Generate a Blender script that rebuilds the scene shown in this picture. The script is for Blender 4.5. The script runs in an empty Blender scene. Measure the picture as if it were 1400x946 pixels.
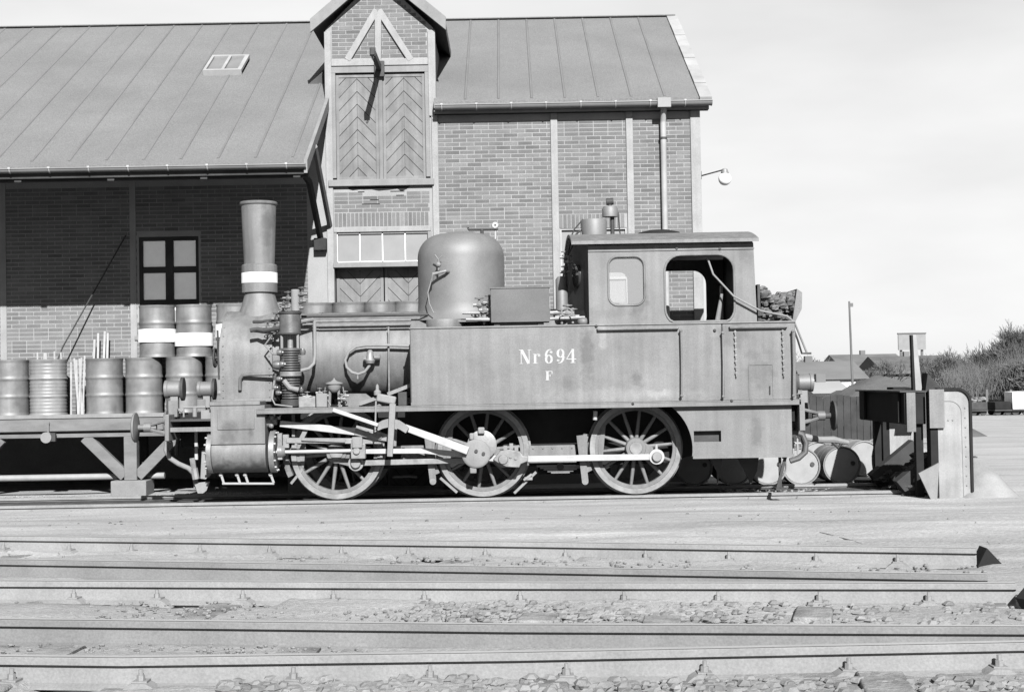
import bpy, bmesh, math, random
from math import sin, cos, pi, radians, atan, sqrt, atan2
from mathutils import Vector, Matrix
random.seed(694)
S = bpy.context.scene
COL = S.collection
# ------------------------------------------------------------------ camera
FP = 2060.0                                  # focal length in photo pixels (photo 1400 wide)
PIT = atan(48/2060); ROL = radians(1.0)
CP = Vector((0, -21.75, 1.61))
CF = Vector((0, cos(PIT), sin(PIT))); CU0 = Vector((0, -sin(PIT), cos(PIT))); CR0 = Vector((1, 0, 0))
CR = cos(ROL)*CR0 - sin(ROL)*CU0; CU = sin(ROL)*CR0 + cos(ROL)*CU0
cam = bpy.data.cameras.new('camera'); camo = bpy.data.objects.new('camera', cam); COL.objects.link(camo)
m3 = Matrix((CR, CU, -CF)).transposed()
camo.matrix_world = Matrix.Translation(CP) @ m3.to_4x4()
cam.sensor_width = 36; cam.sensor_fit = 'HORIZONTAL'; cam.lens = FP/1400*36; cam.clip_end = 3000; cam.clip_start = 0.1
S.camera = camo
def ray(x, y): return CF + CR*((x-700)/FP) + CU*((473-y)/FP)
def P(x, y, Y):                              # photo pixel -> point on the upright plane at depth Y
    d = ray(x, y); q = CP + d*((Y-CP.y)/d.y); return q
def G(x, y, z=0.0):                          # photo pixel -> point on the level plane z
    d = ray(x, y); return CP + d*((z-CP.z)/d.z)
# ------------------------------------------------------------------ light
SUN_EL = radians(31.5); SUN_AZ = radians(10)
sv = Vector((cos(SUN_EL)*sin(SUN_AZ), -cos(SUN_EL)*cos(SUN_AZ), sin(SUN_EL)))
W = bpy.data.worlds.new('World'); S.world = W; W.use_nodes = True
nt = W.node_tree; nt.nodes.clear()
wo = nt.nodes.new('ShaderNodeOutputWorld'); bg = nt.nodes.new('ShaderNodeBackground')
sky = nt.nodes.new('ShaderNodeTexSky'); sky.sky_type = 'NISHITA'; sky.sun_disc = False
sky.sun_elevation = SUN_EL; sky.sun_rotation = pi - SUN_AZ; sky.dust_density = 0; sky.air_density = 4
sep = nt.nodes.new('ShaderNodeSeparateColor')    # monochrome film, sensitive to blue
nt.links.new(sky.outputs[0], sep.inputs[0])
tc = nt.nodes.new('ShaderNodeTexCoord'); mp = nt.nodes.new('ShaderNodeMapping'); mp.inputs['Scale'].default_value = (2.2, 2.2, 7)
nz = nt.nodes.new('ShaderNodeTexNoise'); nz.inputs['Scale'].default_value = 1.6; nz.inputs['Detail'].default_value = 5
nt.links.new(tc.outputs['Generated'], mp.inputs[0]); nt.links.new(mp.outputs[0], nz.inputs['Vector'])
mr = nt.nodes.new('ShaderNodeMapRange'); mr.inputs[1].default_value = .3; mr.inputs[2].default_value = .7; mr.inputs[3].default_value = .88; mr.inputs[4].default_value = 1.1
nt.links.new(nz.outputs[0], mr.inputs[0])
mu = nt.nodes.new('ShaderNodeMath'); mu.operation = 'MULTIPLY'
mx = nt.nodes.new('ShaderNodeMath'); mx.operation = 'MAXIMUM'; mx2 = nt.nodes.new('ShaderNodeMath'); mx2.operation = 'MAXIMUM'
nt.links.new(sep.outputs[0], mx.inputs[0]); nt.links.new(sep.outputs[1], mx.inputs[1]); nt.links.new(mx.outputs[0], mx2.inputs[0]); nt.links.new(sep.outputs[2], mx2.inputs[1])
pw = nt.nodes.new('ShaderNodeMath'); pw.operation = 'POWER'; pw.inputs[1].default_value = .25; pk = nt.nodes.new('ShaderNodeMath'); pk.operation = 'MULTIPLY'; pk.inputs[1].default_value = 2.75
nt.links.new(mx2.outputs[0], pw.inputs[0]); nt.links.new(pw.outputs[0], pk.inputs[0])      # thin even veil of cloud
nt.links.new(pk.outputs[0], mu.inputs[0]); nt.links.new(mr.outputs[0], mu.inputs[1])
nt.links.new(mu.outputs[0], bg.inputs[0]); bg.inputs[1].default_value = 0.05
nt.links.new(bg.outputs[0], wo.inputs[0])
sl = bpy.data.lights.new('sun', 'SUN'); sl.energy = 5.0; sl.angle = radians(.5); sl.color = (1, 1, 1)
so = bpy.data.objects.new('sun', sl); COL.objects.link(so); so.rotation_euler = sv.to_track_quat('Z', 'Y').to_euler(); so.location = sv*60
vs = S.view_settings; vs.view_transform = 'Standard'; vs.look = 'None'; vs.gamma = 1; vs.use_curve_mapping = False; vs.exposure = 1.9
S.render.engine = 'CYCLES'

# ------------------------------------------------------------------ materials (all grey: the film is black and white)
ALB = .62                                    # all base colours scaled down to deepen shadows at the raised exposure
def mat(name, g, rough=.8, var=.25, scale=3.0, fine=.12, bump=.0, bscale=40, metal=0, stretch=(1, 1, 1), streak=0, tone=False, spec=.4, ior=None, obj_coord=False):
    m = bpy.data.materials.new(name); m.use_nodes = True; n = m.node_tree.nodes; l = m.node_tree.links
    b = n['Principled BSDF']; b.inputs['Roughness'].default_value = rough; b.inputs['Metallic'].default_value = metal
    b.inputs['Specular IOR Level'].default_value = spec
    if ior: b.inputs['IOR'].default_value = ior
    ge = n.new('ShaderNodeNewGeometry'); mp = n.new('ShaderNodeMapping'); mp.inputs['Scale'].default_value = stretch
    l.new(ge.outputs['Position'], mp.inputs[0])
    def noise(sc, det, ro=.6):
        t = n.new('ShaderNodeTexNoise'); t.inputs['Scale'].default_value = sc; t.inputs['Detail'].default_value = det; t.inputs['Roughness'].default_value = ro
        l.new(mp.outputs[0], t.inputs['Vector']); return t
    def rng(s, a, c, lo=.3, hi=.7):
        r = n.new('ShaderNodeMapRange'); r.inputs[1].default_value = lo; r.inputs[2].default_value = hi; r.inputs[3].default_value = a; r.inputs[4].default_value = c
        l.new(s, r.inputs[0]); return r.outputs[0]
    def mul(a, c):
        q = n.new('ShaderNodeMath'); q.operation = 'MULTIPLY'; l.new(a, q.inputs[0])
        if isinstance(c, float): q.inputs[1].default_value = c
        else: l.new(c, q.inputs[1])
        return q.outputs[0]
    v = rng(noise(scale, 4).outputs[0], 1-var, 1+var)
    v = mul(v, rng(noise(scale*17+40, 2).outputs[0], 1-fine, 1+fine))
    if streak:
        mp2 = n.new('ShaderNodeMapping'); mp2.inputs['Scale'].default_value = (9, 9, .5); l.new(ge.outputs['Position'], mp2.inputs[0])
        t = n.new('ShaderNodeTexNoise'); t.inputs['Scale'].default_value = 1.3; t.inputs['Detail'].default_value = 4; l.new(mp2.outputs[0], t.inputs['Vector'])
        v = mul(v, rng(t.outputs[0], 1-streak, 1+streak*.6))
    if tone:
        a = n.new('ShaderNodeAttribute'); a.attribute_name = 'tone'; v = mul(v, a.outputs['Fac'])
    v = mul(v, float(g*ALB))
    l.new(v, b.inputs['Base Color'])
    if bump:
        bn = n.new('ShaderNodeBump'); bn.inputs['Strength'].default_value = bump; bn.inputs['Distance'].default_value = .02
        l.new(noise(bscale, 4).outputs[0], bn.inputs['Height']); l.new(bn.outputs[0], b.inputs['Normal'])
    return m
MT = {}
MT['loco'] = mat('grimy_loco_paint', .108, .6, .2, 2.4, .16, .12, 60, streak=.22, spec=.35)
MT['tank'] = mat('faded_tank_paint', .11, .6, .17, 1.8, .15, .22, 4, streak=.16, spec=.3)
MT['dome'] = mat('dome_paint', .1, .6, .16, 2.5, .14, .03, 50, spec=.5)
def stain(m, spots):
    n = m.node_tree.nodes; l = m.node_tree.links; b = n['Principled BSDF']; src = b.inputs['Base Color'].links[0].from_socket
    ge = n.new('ShaderNodeNewGeometry'); t = n.new('ShaderNodeTexNoise'); t.inputs['Scale'].default_value = 9; t.inputs['Detail'].default_value = 4; l.new(ge.outputs['Position'], t.inputs['Vector'])
    for (cx, cz, sx, sz, k) in spots:
        mp = n.new('ShaderNodeMapping'); mp.inputs['Location'].default_value = (-cx/sx, 0, -cz/sz); mp.inputs['Scale'].default_value = (1/sx, .05, 1/sz); l.new(ge.outputs['Position'], mp.inputs[0])
        ln = n.new('ShaderNodeVectorMath'); ln.operation = 'LENGTH'; l.new(mp.outputs[0], ln.inputs[0])
        ad = n.new('ShaderNodeMath'); ad.operation = 'MULTIPLY_ADD'; ad.inputs[1].default_value = 2.2; l.new(t.outputs[0], ad.inputs[0]); l.new(ln.outputs['Value'], ad.inputs[2])
        r = n.new('ShaderNodeMapRange'); r.inputs[1].default_value = 1.55; r.inputs[2].default_value = 2.2; r.inputs[3].default_value = k; r.inputs[4].default_value = 1; l.new(ad.outputs[0], r.inputs[0])
        q = n.new('ShaderNodeMath'); q.operation = 'MULTIPLY'; l.new(src, q.inputs[0]); l.new(r.outputs[0], q.inputs[1]); src = q.outputs[0]
    l.new(src, b.inputs['Base Color'])
stain(MT['loco'], [(-3.85, .95, .12, .22, .6), (-3.55, .98, .06, .14, .6), (-3.7, .44, .8, .16, .42), (-3.95, 1.62, .16, .2, .82), (-3.62, 2.25, .3, .12, .82), (-3.5, 3.9, .09, .3, .7), (-2.3, 1.55, .5, .12, .7)])
stain(MT['tank'], [(1.0, 1.98, .10, .42, .62), (1.22, 2.22, .06, .25, 1.3), (1.66, 1.62, .11, .11, .6), (1.25, 1.40, .9, .09, 1.2), (2.2, 1.40, .5, .07, 1.18), (.75, 1.57, .1, .1, .75), (3.35, 1.72, .22, .32, .72), (3.0, 2.2, .25, .2, .75), (1.72, 2.65, .13, .35, .7), (3.3, .85, .1, .2, .7), (1.3, 2.5, .5, .1, .85), (3.15, 3.28, .16, .12, .78)])
MT['black'] = mat('black_paint', .012, .8, .3, 4, .1, spec=.12)
MT['soot'] = mat('sooty_iron', .03, .7, .35, 4, .15, .15, spec=.25)
MT['steel'] = mat('bright_rod_steel', .245, .45, .12, 6, .06, 0, spec=.5)
MT['greysteel'] = mat('oily_steel', .13, .45, .35, 7, .12, .1, spec=.5)
MT['white'] = mat('white_paint', .62, .7, .12, 5, .1)
MT['letter'] = mat('worn_white_lettering', .26, .7, .15, 14, .15)
MT['glass'] = mat('window_glass', .03, .08, .2, 2, .02, spec=.7, ior=1.6)
MT['pale_glass'] = mat('pale_glossy_glass', .62, .12, .1, 3, .04, spec=.8, ior=1.9)  # bright glossy colour for the panes of the left window
MT['toolbox'] = mat('dark_toolbox_paint', .078, .7, .15, 3, .15, .06, 40, spec=.25)
MT['transom'] = mat('dusty_transom_glass', .17, .25, .08, 3, .04, spec=.5)
MT['plate'] = mat('dull_white_plate', .185, .8, .18, 3, .14, streak=.18)
def pane_mat():
    m = bpy.data.materials.new('clear_pane'); m.use_nodes = True; n = m.node_tree.nodes; l = m.node_tree.links; n.remove(n['Principled BSDF'])
    t = n.new('ShaderNodeBsdfTransparent'); d = n.new('ShaderNodeBsdfDiffuse'); d.inputs[0].default_value = (.2, .2, .2, 1); g = n.new('ShaderNodeBsdfGlossy'); g.inputs['Roughness'].default_value = .05  # grey diffuse share stands in for the reflection on the pane
    a = n.new('ShaderNodeMixShader'); a.inputs[0].default_value = .3; b = n.new('ShaderNodeMixShader'); b.inputs[0].default_value = .08
    l.new(t.outputs[0], a.inputs[1]); l.new(d.outputs[0], a.inputs[2]); l.new(a.outputs[0], b.inputs[1]); l.new(g.outputs[0], b.inputs[2]); l.new(b.outputs[0], n['Material Output'].inputs[0]); return m
MT['pane'] = pane_mat()
MT['pump'] = mat('oily_pump_iron', .062, .4, .35, 7, .15, .1, spec=.6)
MT['coal'] = mat('coal', .085, .7, .6, 9, .2, .3, 30, spec=.2)
MT['brick'] = mat('brick', .11, .9, .14, 2.5, .16, .15, 90, tone=True, spec=.1)
MT['mortar'] = mat('mortar', .215, .95, .12, 2, .15, .1, 80, spec=.05)
MT['timber'] = mat('pale_painted_timber', .165, .8, .12, 3, .1, .1, 60, streak=.08, spec=.1)
MT['trim'] = mat('light_frame_timber', .215, .8, .12, 3, .12, .1, 60, streak=.1, spec=.1)
MT['door'] = mat('door_boards', .137, .8, .16, 4, .1, .1, 50, streak=.18, tone=True, spec=.1)
MT['felt'] = mat('roof_felt', .125, .9, .1, .7, .26, .25, 160, spec=.1)
MT['felt2'] = mat('roof_batten_felt', .117, .9, .12, 1, .16, .2, 160, spec=.1)
MT['zinc'] = mat('zinc', .13, .5, .15, 2, .08, 0, spec=.4)
MT['flash'] = mat('pale_flashing', .24, .6, .2, 2, .06, 0, spec=.3)
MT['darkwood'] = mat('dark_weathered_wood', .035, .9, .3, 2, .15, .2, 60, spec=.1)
MT['wood'] = mat('weathered_wood', .12, .9, .22, 2, .12, .2, 50, spec=.1, stretch=(1, 3, 3))
MT['stave'] = mat('fresh_sawn_wood', .28, .85, .15, 8, .08, 0, spec=.1)
MT['sleeper'] = mat('grey_sleeper', .165, .95, .4, 5, .25, .6, 30, spec=.05, stretch=(1, 1, 1))
MT['drum'] = mat('drum_steel', .105, .55, .35, 3.5, .12, .05, 30, streak=.15, spec=.5)
MT['drum2'] = mat('pale_drum_steel', .15, .5, .25, 4, .1, .05, 30, streak=.1, spec=.5)
MT['head'] = mat('drum_head', .19, .6, .12, 5, .08, .05, 30, spec=.3)
MT['rail'] = mat('rusty_rail', .175, .8, .14, 2, .12, .15, 40, streak=.05, spec=.2)
MT['railtop'] = mat('worn_rail_head', .26, .5, .1, 3, .06, 0, spec=.4)
MT['stone'] = mat('stone', .15, .95, .3, 6, .1, .3, 30, spec=.1)
MT['concrete'] = mat('concrete', .15, .95, .12, 4, .12, .2, 40, spec=.1)
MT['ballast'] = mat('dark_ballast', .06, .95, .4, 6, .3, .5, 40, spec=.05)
MT['far'] = mat('far_roof', .1, .9, .15, .4, .1)
MT['farwall'] = mat('far_wall', .22, .9, .1, .4, .05)
MT['farwhite'] = mat('far_white_wall', .5, .9, .05, .4, .05)
MT['twig'] = mat('bare_twigs', .085, .9, .25, .6, .1)
MT['hedge'] = mat('scrub', .07, .95, .3, 1, .2)
MT['mound'] = mat('slag_mound', .09, .95, .2, 1, .3, .5, 12, spec=.05)
MT['sand'] = mat('dry_sand', .20, .95, .15, 3, .15, .4, 30, spec=.05)
MT['globe'] = mat('opal_globe', .7, .15, .05, 4, .02, spec=.6)
MT['rubber'] = mat('rubber_hose', .05, .6, .2, 6, .05)
def ground_mat():
    m = bpy.data.materials.new('sandy_ground'); m.use_nodes = True; n = m.node_tree.nodes; l = m.node_tree.links
    b = n['Principled BSDF']; b.inputs['Roughness'].default_value = .95; b.inputs['Specular IOR Level'].default_value = .05
    ge = n.new('ShaderNodeNewGeometry')
    def nz(sc, st, det=5):
        mp = n.new('ShaderNodeMapping'); mp.inputs['Scale'].default_value = st; l.new(ge.outputs['Position'], mp.inputs[0])
        t = n.new('ShaderNodeTexNoise'); t.inputs['Scale'].default_value = sc; t.inputs['Detail'].default_value = det; t.inputs['Roughness'].default_value = .62
        l.new(mp.outputs[0], t.inputs['Vector']); return t.outputs[0]
    def rng(s, a, c, lo=.3, hi=.7):
        r = n.new('ShaderNodeMapRange'); r.inputs[1].default_value = lo; r.inputs[2].default_value = hi; r.inputs[3].default_value = a; r.inputs[4].default_value = c
        l.new(s, r.inputs[0]); return r.outputs[0]
    def mul(a, c):
        q = n.new('ShaderNodeMath'); q.operation = 'MULTIPLY'; l.new(a, q.inputs[0])
        if isinstance(c, float): q.inputs[1].default_value = c
        else: l.new(c, q.inputs[1])
        return q.outputs[0]
    v = mul(rng(nz(1.0, (.22, 1.7, 1)), .74, 1.18), rng(nz(.5, (1, 1, 1)), .88, 1.1))
    v = mul(v, rng(nz(28, (1, 1, 1), 3), .84, 1.14)); v = mul(v, rng(nz(120, (1, 1, 1), 2), .8, 1.18))
    sx = n.new('ShaderNodeSeparateXYZ'); l.new(ge.outputs['Position'], sx.inputs[0])
    ad = n.new('ShaderNodeMath'); ad.operation = 'MULTIPLY_ADD'; ad.inputs[1].default_value = 1.6; l.new(nz(.9, (.5, 1, 1)), ad.inputs[0]); l.new(sx.outputs[1], ad.inputs[2])
    v = mul(v, rng(ad.outputs[0], .86, 1.0, -8.9, -7.9))          # earth between the yard rails is darker than the sand strip
    l.new(mul(v, .29*ALB), b.inputs['Base Color'])
    bn = n.new('ShaderNodeBump'); bn.inputs['Strength'].default_value = .5; bn.inputs['Distance'].default_value = .03
    l.new(nz(22, (1, 1, 1), 6), bn.inputs['Height']); l.new(bn.outputs[0], b.inputs['Normal'])
    return m
MT['ground'] = ground_mat()

# ------------------------------------------------------------------ mesh builder
ORG = {}
class M:
    def __init__(s): s.v = []; s.f = []; s.t = []
    def add(s, vs, fs, tone=None):
        k = len(s.v); s.v += [tuple(v) for v in vs]; s.f += [tuple(i+k for i in f) for f in fs]; s.t += [1.0 if tone is None else tone]*len(fs); return s
    def box(s, x0, x1, y0, y1, z0, z1, tone=None):
        return s.add([(x, y, z) for x in (x0, x1) for y in (y0, y1) for z in (z0, z1)], [(0, 1, 3, 2), (4, 6, 7, 5), (0, 4, 5, 1), (2, 3, 7, 6), (0, 2, 6, 4), (1, 5, 7, 3)], tone)
    def prism(s, poly, ax, a, b, tone=None):
        def q(u, w, t): return {'y': (u, t, w), 'x': (t, u, w), 'z': (u, w, t)}[ax]
        n = len(poly); vs = [q(u, w, a) for u, w in poly] + [q(u, w, b) for u, w in poly]
        return s.add(vs, [tuple(range(n)), tuple(range(2*n-1, n-1, -1))] + [(i, (i+1) % n, n+(i+1) % n, n+i) for i in range(n)], tone)
    def cyl(s, p0, p1, r0, r1=None, n=16):
        p0 = Vector(p0); p1 = Vector(p1); r1 = r0 if r1 is None else r1; d = (p1-p0).normalized()
        a = d.orthogonal().normalized(); b = d.cross(a); vs = []
        for p, r in ((p0, r0), (p1, r1)):
            for i in range(n): t = 2*pi*(i+.5)/n; vs.append(p+a*(r*cos(t))+b*(r*sin(t)))
        return s.add(vs, [tuple(range(n)), tuple(range(2*n-1, n-1, -1))] + [(i, (i+1) % n, n+(i+1) % n, n+i) for i in range(n)])
    def tube(s, pts, r, n=8):
        pts = [Vector(p) for p in pts]; vs = []; N = len(pts); a = None
        for i, p in enumerate(pts):
            d = (pts[min(i+1, N-1)]-pts[max(i-1, 0)]).normalized()
            a = (d.orthogonal() if a is None else a-d*a.dot(d)).normalized(); b = d.cross(a)
            rr = r[i] if isinstance(r, (list, tuple)) else r
            for k in range(n): t = 2*pi*k/n; vs.append(p+a*(rr*cos(t))+b*(rr*sin(t)))
        fs = [(i*n+k, i*n+(k+1) % n, (i+1)*n+(k+1) % n, (i+1)*n+k) for i in range(N-1) for k in range(n)]
        return s.add(vs, fs+[tuple(range(n)), tuple(range(N*n-1, N*n-n-1, -1))])
    def lathe(s, prof, c, ax='z', n=32):
        vs = []; N = len(prof)
        for r, h in prof:
            for k in range(n):
                t = 2*pi*k/n; u = r*cos(t); w = r*sin(t)
                vs.append({'z': (c[0]+u, c[1]+w, c[2]+h), 'x': (c[0]+h, c[1]+u, c[2]+w), 'y': (c[0]+u, c[1]+h, c[2]+w)}[ax])
        fs = [(i*n+k, i*n+(k+1) % n, (i+1)*n+(k+1) % n, (i+1)*n+k) for i in range(N-1) for k in range(n)]
        if prof[0][0] > .05 and prof[-1][0] > .05: return s.add(vs, fs+[((N-1)*n+k, (N-1)*n+(k+1) % n, (k+1) % n, k) for k in range(n)])
        return s.add(vs, fs+[tuple(range(n)), tuple(range(N*n-1, N*n-n-1, -1))])
    def ball(s, c, r, n=12, sq=(1, 1, 1)):
        pr = [(r*sin(pi*i/n)+1e-4, -r*cos(pi*i/n)) for i in range(n+1)]; k = len(s.v); s.lathe(pr, (0, 0, 0), 'z', n)
        s.v[k:] = [(c[0]+v[0]*sq[0], c[1]+v[1]*sq[1], c[2]+v[2]*sq[2]) for v in s.v[k:]]; return s
    def bar(s, p, q, w, y0, y1, w2=None):     # flat bar in the x-z plane between two points, thickness y0..y1
        p = Vector((p[0], p[-1])); q = Vector((q[0], q[-1])); d = (q-p).normalized(); nrm = Vector((-d.y, d.x)); w2 = w if w2 is None else w2
        return s.prism([p+nrm*w/2, p-nrm*w/2, q-nrm*w2/2, q+nrm*w2/2], 'y', y0, y1)
    def rock(s, c, r, sq=.7):
        vs = []; k = 7; a0 = random.random()*6
        for lev, rr in ((-.6, .75), (.15, 1.0), (.75, .55)):
            for i in range(5):
                t = a0+2*pi*(i+lev*.3)/5; q = r*rr*random.uniform(.75, 1.2); vs.append((c[0]+q*cos(t), c[1]+q*sin(t), c[2]+r*sq*lev*random.uniform(.8, 1.2)))
        fs = [(j*5+i, j*5+(i+1) % 5, j*5+5+(i+1) % 5, j*5+5+i) for j in range(2) for i in range(5)]+[(10, 11, 12, 13, 14), (4, 3, 2, 1, 0)]
        return s.add(vs, fs, random.uniform(.6, 1.4))
    def mesh(s, name, m, off=(0, 0, 0), smooth=35):
        me = bpy.data.meshes.new(name); me.from_pydata([(v[0]-off[0], v[1]-off[1], v[2]-off[2]) for v in s.v], [], s.f)
        at = me.attributes.new('tone', 'FLOAT', 'FACE'); at.data.foreach_set('value', s.t)
        bm = bmesh.new(); bm.from_mesh(me); bmesh.ops.recalc_face_normals(bm, faces=bm.faces[:]); bm.to_mesh(me); bm.free()
        if smooth: me.shade_smooth(); me.set_sharp_from_angle(angle=radians(smooth))
        me.materials.append(MT[m] if isinstance(m, str) else m); return me
    def build(s, name, m, parent=None, bevel=0, smooth=35, origin=None):
        off = ORG[parent.name] if parent else Vector(origin or (0, 0, 0))
        me = s.mesh(name, m, off, smooth); o = bpy.data.objects.new(name, me); COL.objects.link(o)
        if parent: o.parent = parent
        else: o.location = off
        ORG[o.name] = Vector(off)
        if bevel:
            b = o.modifiers.new('bevel', 'BEVEL'); b.width = bevel; b.segments = 2; b.limit_method = 'ANGLE'; b.angle_limit = radians(40)
        return o
def thing(name, label, cat, loc=(0, 0, 0), group=None):
    o = bpy.data.objects.new(name, None); COL.objects.link(o); o.location = loc; o.empty_display_size = .2
    ORG[o.name] = Vector(loc); return tag(o, label, cat, group)
def tag(o, label, cat=None, group=None, kind=None):
    if label: o['label'] = label
    if cat: o['category'] = cat
    if group: o['group'] = group
    if kind: o['kind'] = kind
    return o
def inst(me, name, parent=None, loc=(0, 0, 0), rot=(0, 0, 0)):
    o = bpy.data.objects.new(name, me); COL.objects.link(o); o.location = loc; o.rotation_euler = rot
    if parent: o.parent = parent
    return o
def copy_tree(o, parent=None):
    c = o.copy(); COL.objects.link(c); c.parent = parent
    for ch in list(o.children): copy_tree(ch, c)
    return c
def rrect(x0, x1, z0, z1, r, n=7):
    out = []
    for cx, cz, a in ((x1-r, z1-r, 0), (x0+r, z1-r, pi/2), (x0+r, z0+r, pi), (x1-r, z0+r, 1.5*pi)):
        for i in range(n): t = a+pi/2*i/(n-1); out.append((cx+r*cos(t), cz+r*sin(t)))
    return out
def plate(outer, holes, y, th, name, m, parent):   # upright plate (x-z) with openings
    bm = bmesh.new()
    for loop in [outer]+holes:
        vv = [bm.verts.new((u, y, w)) for u, w in loop]
        for i in range(len(vv)): bm.edges.new((vv[i], vv[(i+1) % len(vv)]))
    bmesh.ops.triangle_fill(bm, use_beauty=True, use_dissolve=False, edges=bm.edges[:])
    bmesh.ops.recalc_face_normals(bm, faces=bm.faces[:])
    if bm.faces and sum(f.normal.y for f in bm.faces) > 0: bmesh.ops.reverse_faces(bm, faces=bm.faces[:])
    r = bmesh.ops.extrude_face_region(bm, geom=bm.faces[:]); 
    for v in [g for g in r['geom'] if isinstance(g, bmesh.types.BMVert)]: v.co.y += th
    bmesh.ops.recalc_face_normals(bm, faces=bm.faces[:])
    off = ORG[parent.name]
    for v in bm.verts: v.co -= off
    me = bpy.data.meshes.new(name); bm.to_mesh(me); bm.free(); me.materials.append(MT[m])
    at = me.attributes.new('tone', 'FLOAT', 'FACE'); at.data.foreach_set('value', [1.0]*len(me.polygons))
    o = bpy.data.objects.new(name, me); COL.objects.link(o); o.parent = parent; ORG[o.name] = off.copy(); return o
def clip(poly, a, b, c):                     # keep a*x+b*y<=c
    out = []
    for i in range(len(poly)):
        p, q = poly[i], poly[(i+1) % len(poly)]; dp = a*p[0]+b*p[1]-c; dq = a*q[0]+b*q[1]-c
        if dp <= 0: out.append(p)
        if dp*dq < 0: t = dp/(dp-dq); out.append((p[0]+(q[0]-p[0])*t, p[1]+(q[1]-p[1])*t))
    return out
def sm(x, a, b): t = min(1, max(0, (x-a)/(b-a))); return t*t*(3-2*t)

# ================================================================== GROUND
FZ = .20                                     # the yard tracks in front lie a little higher
from mathutils import noise as NZ
RL = []
def gz(x, y):
    z = -.07 + (FZ+.07)*sm(-y, 2.3, 7.2)
    if y > -3: z += .012*sin(x*1.7+y*2.1)*sm(y, -3, -1.5)*(1-sm(y, 1.5, 4))
    if -18 < y < 4 and abs(x) < 10:
        z += .016*NZ.noise(Vector((x*1.1, y*3, 0)))*(.5+.5*sm(-y, 4, 8)) + .010*NZ.noise(Vector((x*5, y*7, 3)))*sm(-y, 5, 8)
        for (x0, y0, k, amp, th) in RL:
            d = y-(y0+k*(x-x0))
            if abs(d) < .3:
                m = sm(NZ.noise(Vector((x*1.6, y0*3, 7))), th, th+.15)
                z -= amp*m*(1-sm(abs(d+.02), .06, .2)); z += .012*(1-m)*(1-sm(abs(d), .06, .16))
    return z + .012*sin(x*2.3+1.3*y)*sin(y*3.1-x*.7)*sm(-y, 1.5, 3)*(1-sm(-y, 30, 40))
def axis(fine0, fine1, st, far): 
    a = [fine0+i*st for i in range(int((fine1-fine0)/st)+1)]; s = st; p = a[-1]
    while p < far: s *= 1.35; p += s; a.append(p)
    s = st; p = a[0]
    while p > -far: s *= 1.35; p -= s; a.insert(0, p)
    return a
# ================================================================== RAILS
def rail_profile(): return [(-.06, -.15), (.06, -.15), (.06, -.14), (.012, -.125), (.009, -.05), (.036, -.036), (.036, -.004), (.03, 0), (-.03, 0), (-.036, -.004), (-.036, -.036), (-.009, -.05), (-.012, -.125), (-.06, -.14)]
def rail(pts, ztop, label, spikes=None, group='rails'):
    pts = [Vector((p[0], p[1], 0)) for p in pts]; root = thing('rail', label, 'rail', (pts[0].x, pts[0].y, ztop-.15), group)
    pf = rail_profile(); N = len(pts); vs = []; tops = []
    for i, p in enumerate(pts):
        d = (pts[min(i+1, N-1)]-pts[max(i-1, 0)]).normalized(); nn = Vector((-d.y, d.x, 0))
        for u, w in pf: q = p+nn*u; vs.append((q.x, q.y, ztop+w))
        for u in (-.027, .027): q = p+nn*u; tops.append((q.x, q.y, ztop+.0025))
    k = len(pf); fs = [(i*k+j, i*k+(j+1) % k, (i+1)*k+(j+1) % k, (i+1)*k+j) for i in range(N-1) for j in range(k)]+[tuple(range(k)), tuple(range(N*k-1, N*k-k-1, -1))]
    M().add(vs, fs).build('rail_body', 'rail', root, smooth=20)
    M().add(tops, [(2*i, 2*i+1, 2*i+3, 2*i+2) for i in range(N-1)]).build('running_surface', 'railtop', root)
    if spikes:
        tot = [0]
        for i in range(N-1): tot.append(tot[-1]+(pts[i+1]-pts[i]).length)
        me = None; s = spikes[0]; 
        while s < tot[-1]-.1:
            i = max(j for j in range(N-1) if tot[j] <= s); t = (s-tot[i])/(tot[i+1]-tot[i]); p = pts[i].lerp(pts[i+1], t); d = (pts[i+1]-pts[i]).normalized(); nn = Vector((d.y, -d.x, 0))
            if me is None:
                b = M(); b.prism([(-.11, -.03), (.11, -.03), (.06, .012), (.03, .028), (-.035, .03), (-.07, .008)], 'y', -.05, .05); b.box(-.035, .035, -.03, .045, .016, .036); b.cyl((0, .0, .03), (0, .0, .062), .02, n=6); b.cyl((0, .0, .06), (0, .0, .088), .011, n=8); me = b.mesh('chair', 'rail')
            q = p+nn*.062 - Vector((pts[0].x, pts[0].y, 0)); inst(me, 'chair', root, (q.x, q.y, .014), (0, random.uniform(-.05, .05), atan2(d.y, d.x)))
            s += spikes[1]*random.uniform(.93, 1.07)
    return root
rail([(-14, -.75), (-2, -.76), (5.65, -.75)], 0, 'near rail beneath the locomotive wheels', (0.3, .7), 'rails of the locomotive track')
rail([(-14, .75), (5.55, .75)], 0, 'far rail beneath the locomotive, half hidden in its shadow', None, 'rails of the locomotive track')
RZ = FZ+.128; zl = RZ-.043
def GX(l): return [(q.x, q.y) for q in (G(x, y, zl) for x, y in l)]
def ext(l, a=0, b=0):
    p0, p1 = Vector(l[0]), Vector(l[1]); d = (p0-p1).normalized(); e0, e1 = Vector(l[-1]), Vector(l[-2]); f = (e0-e1).normalized()
    return [tuple(p0+d*a)]+list(l)+[tuple(e0+f*b)] if b else [tuple(p0+d*a)]+list(l)
YARD = 'rails of the yard tracks'

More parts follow.
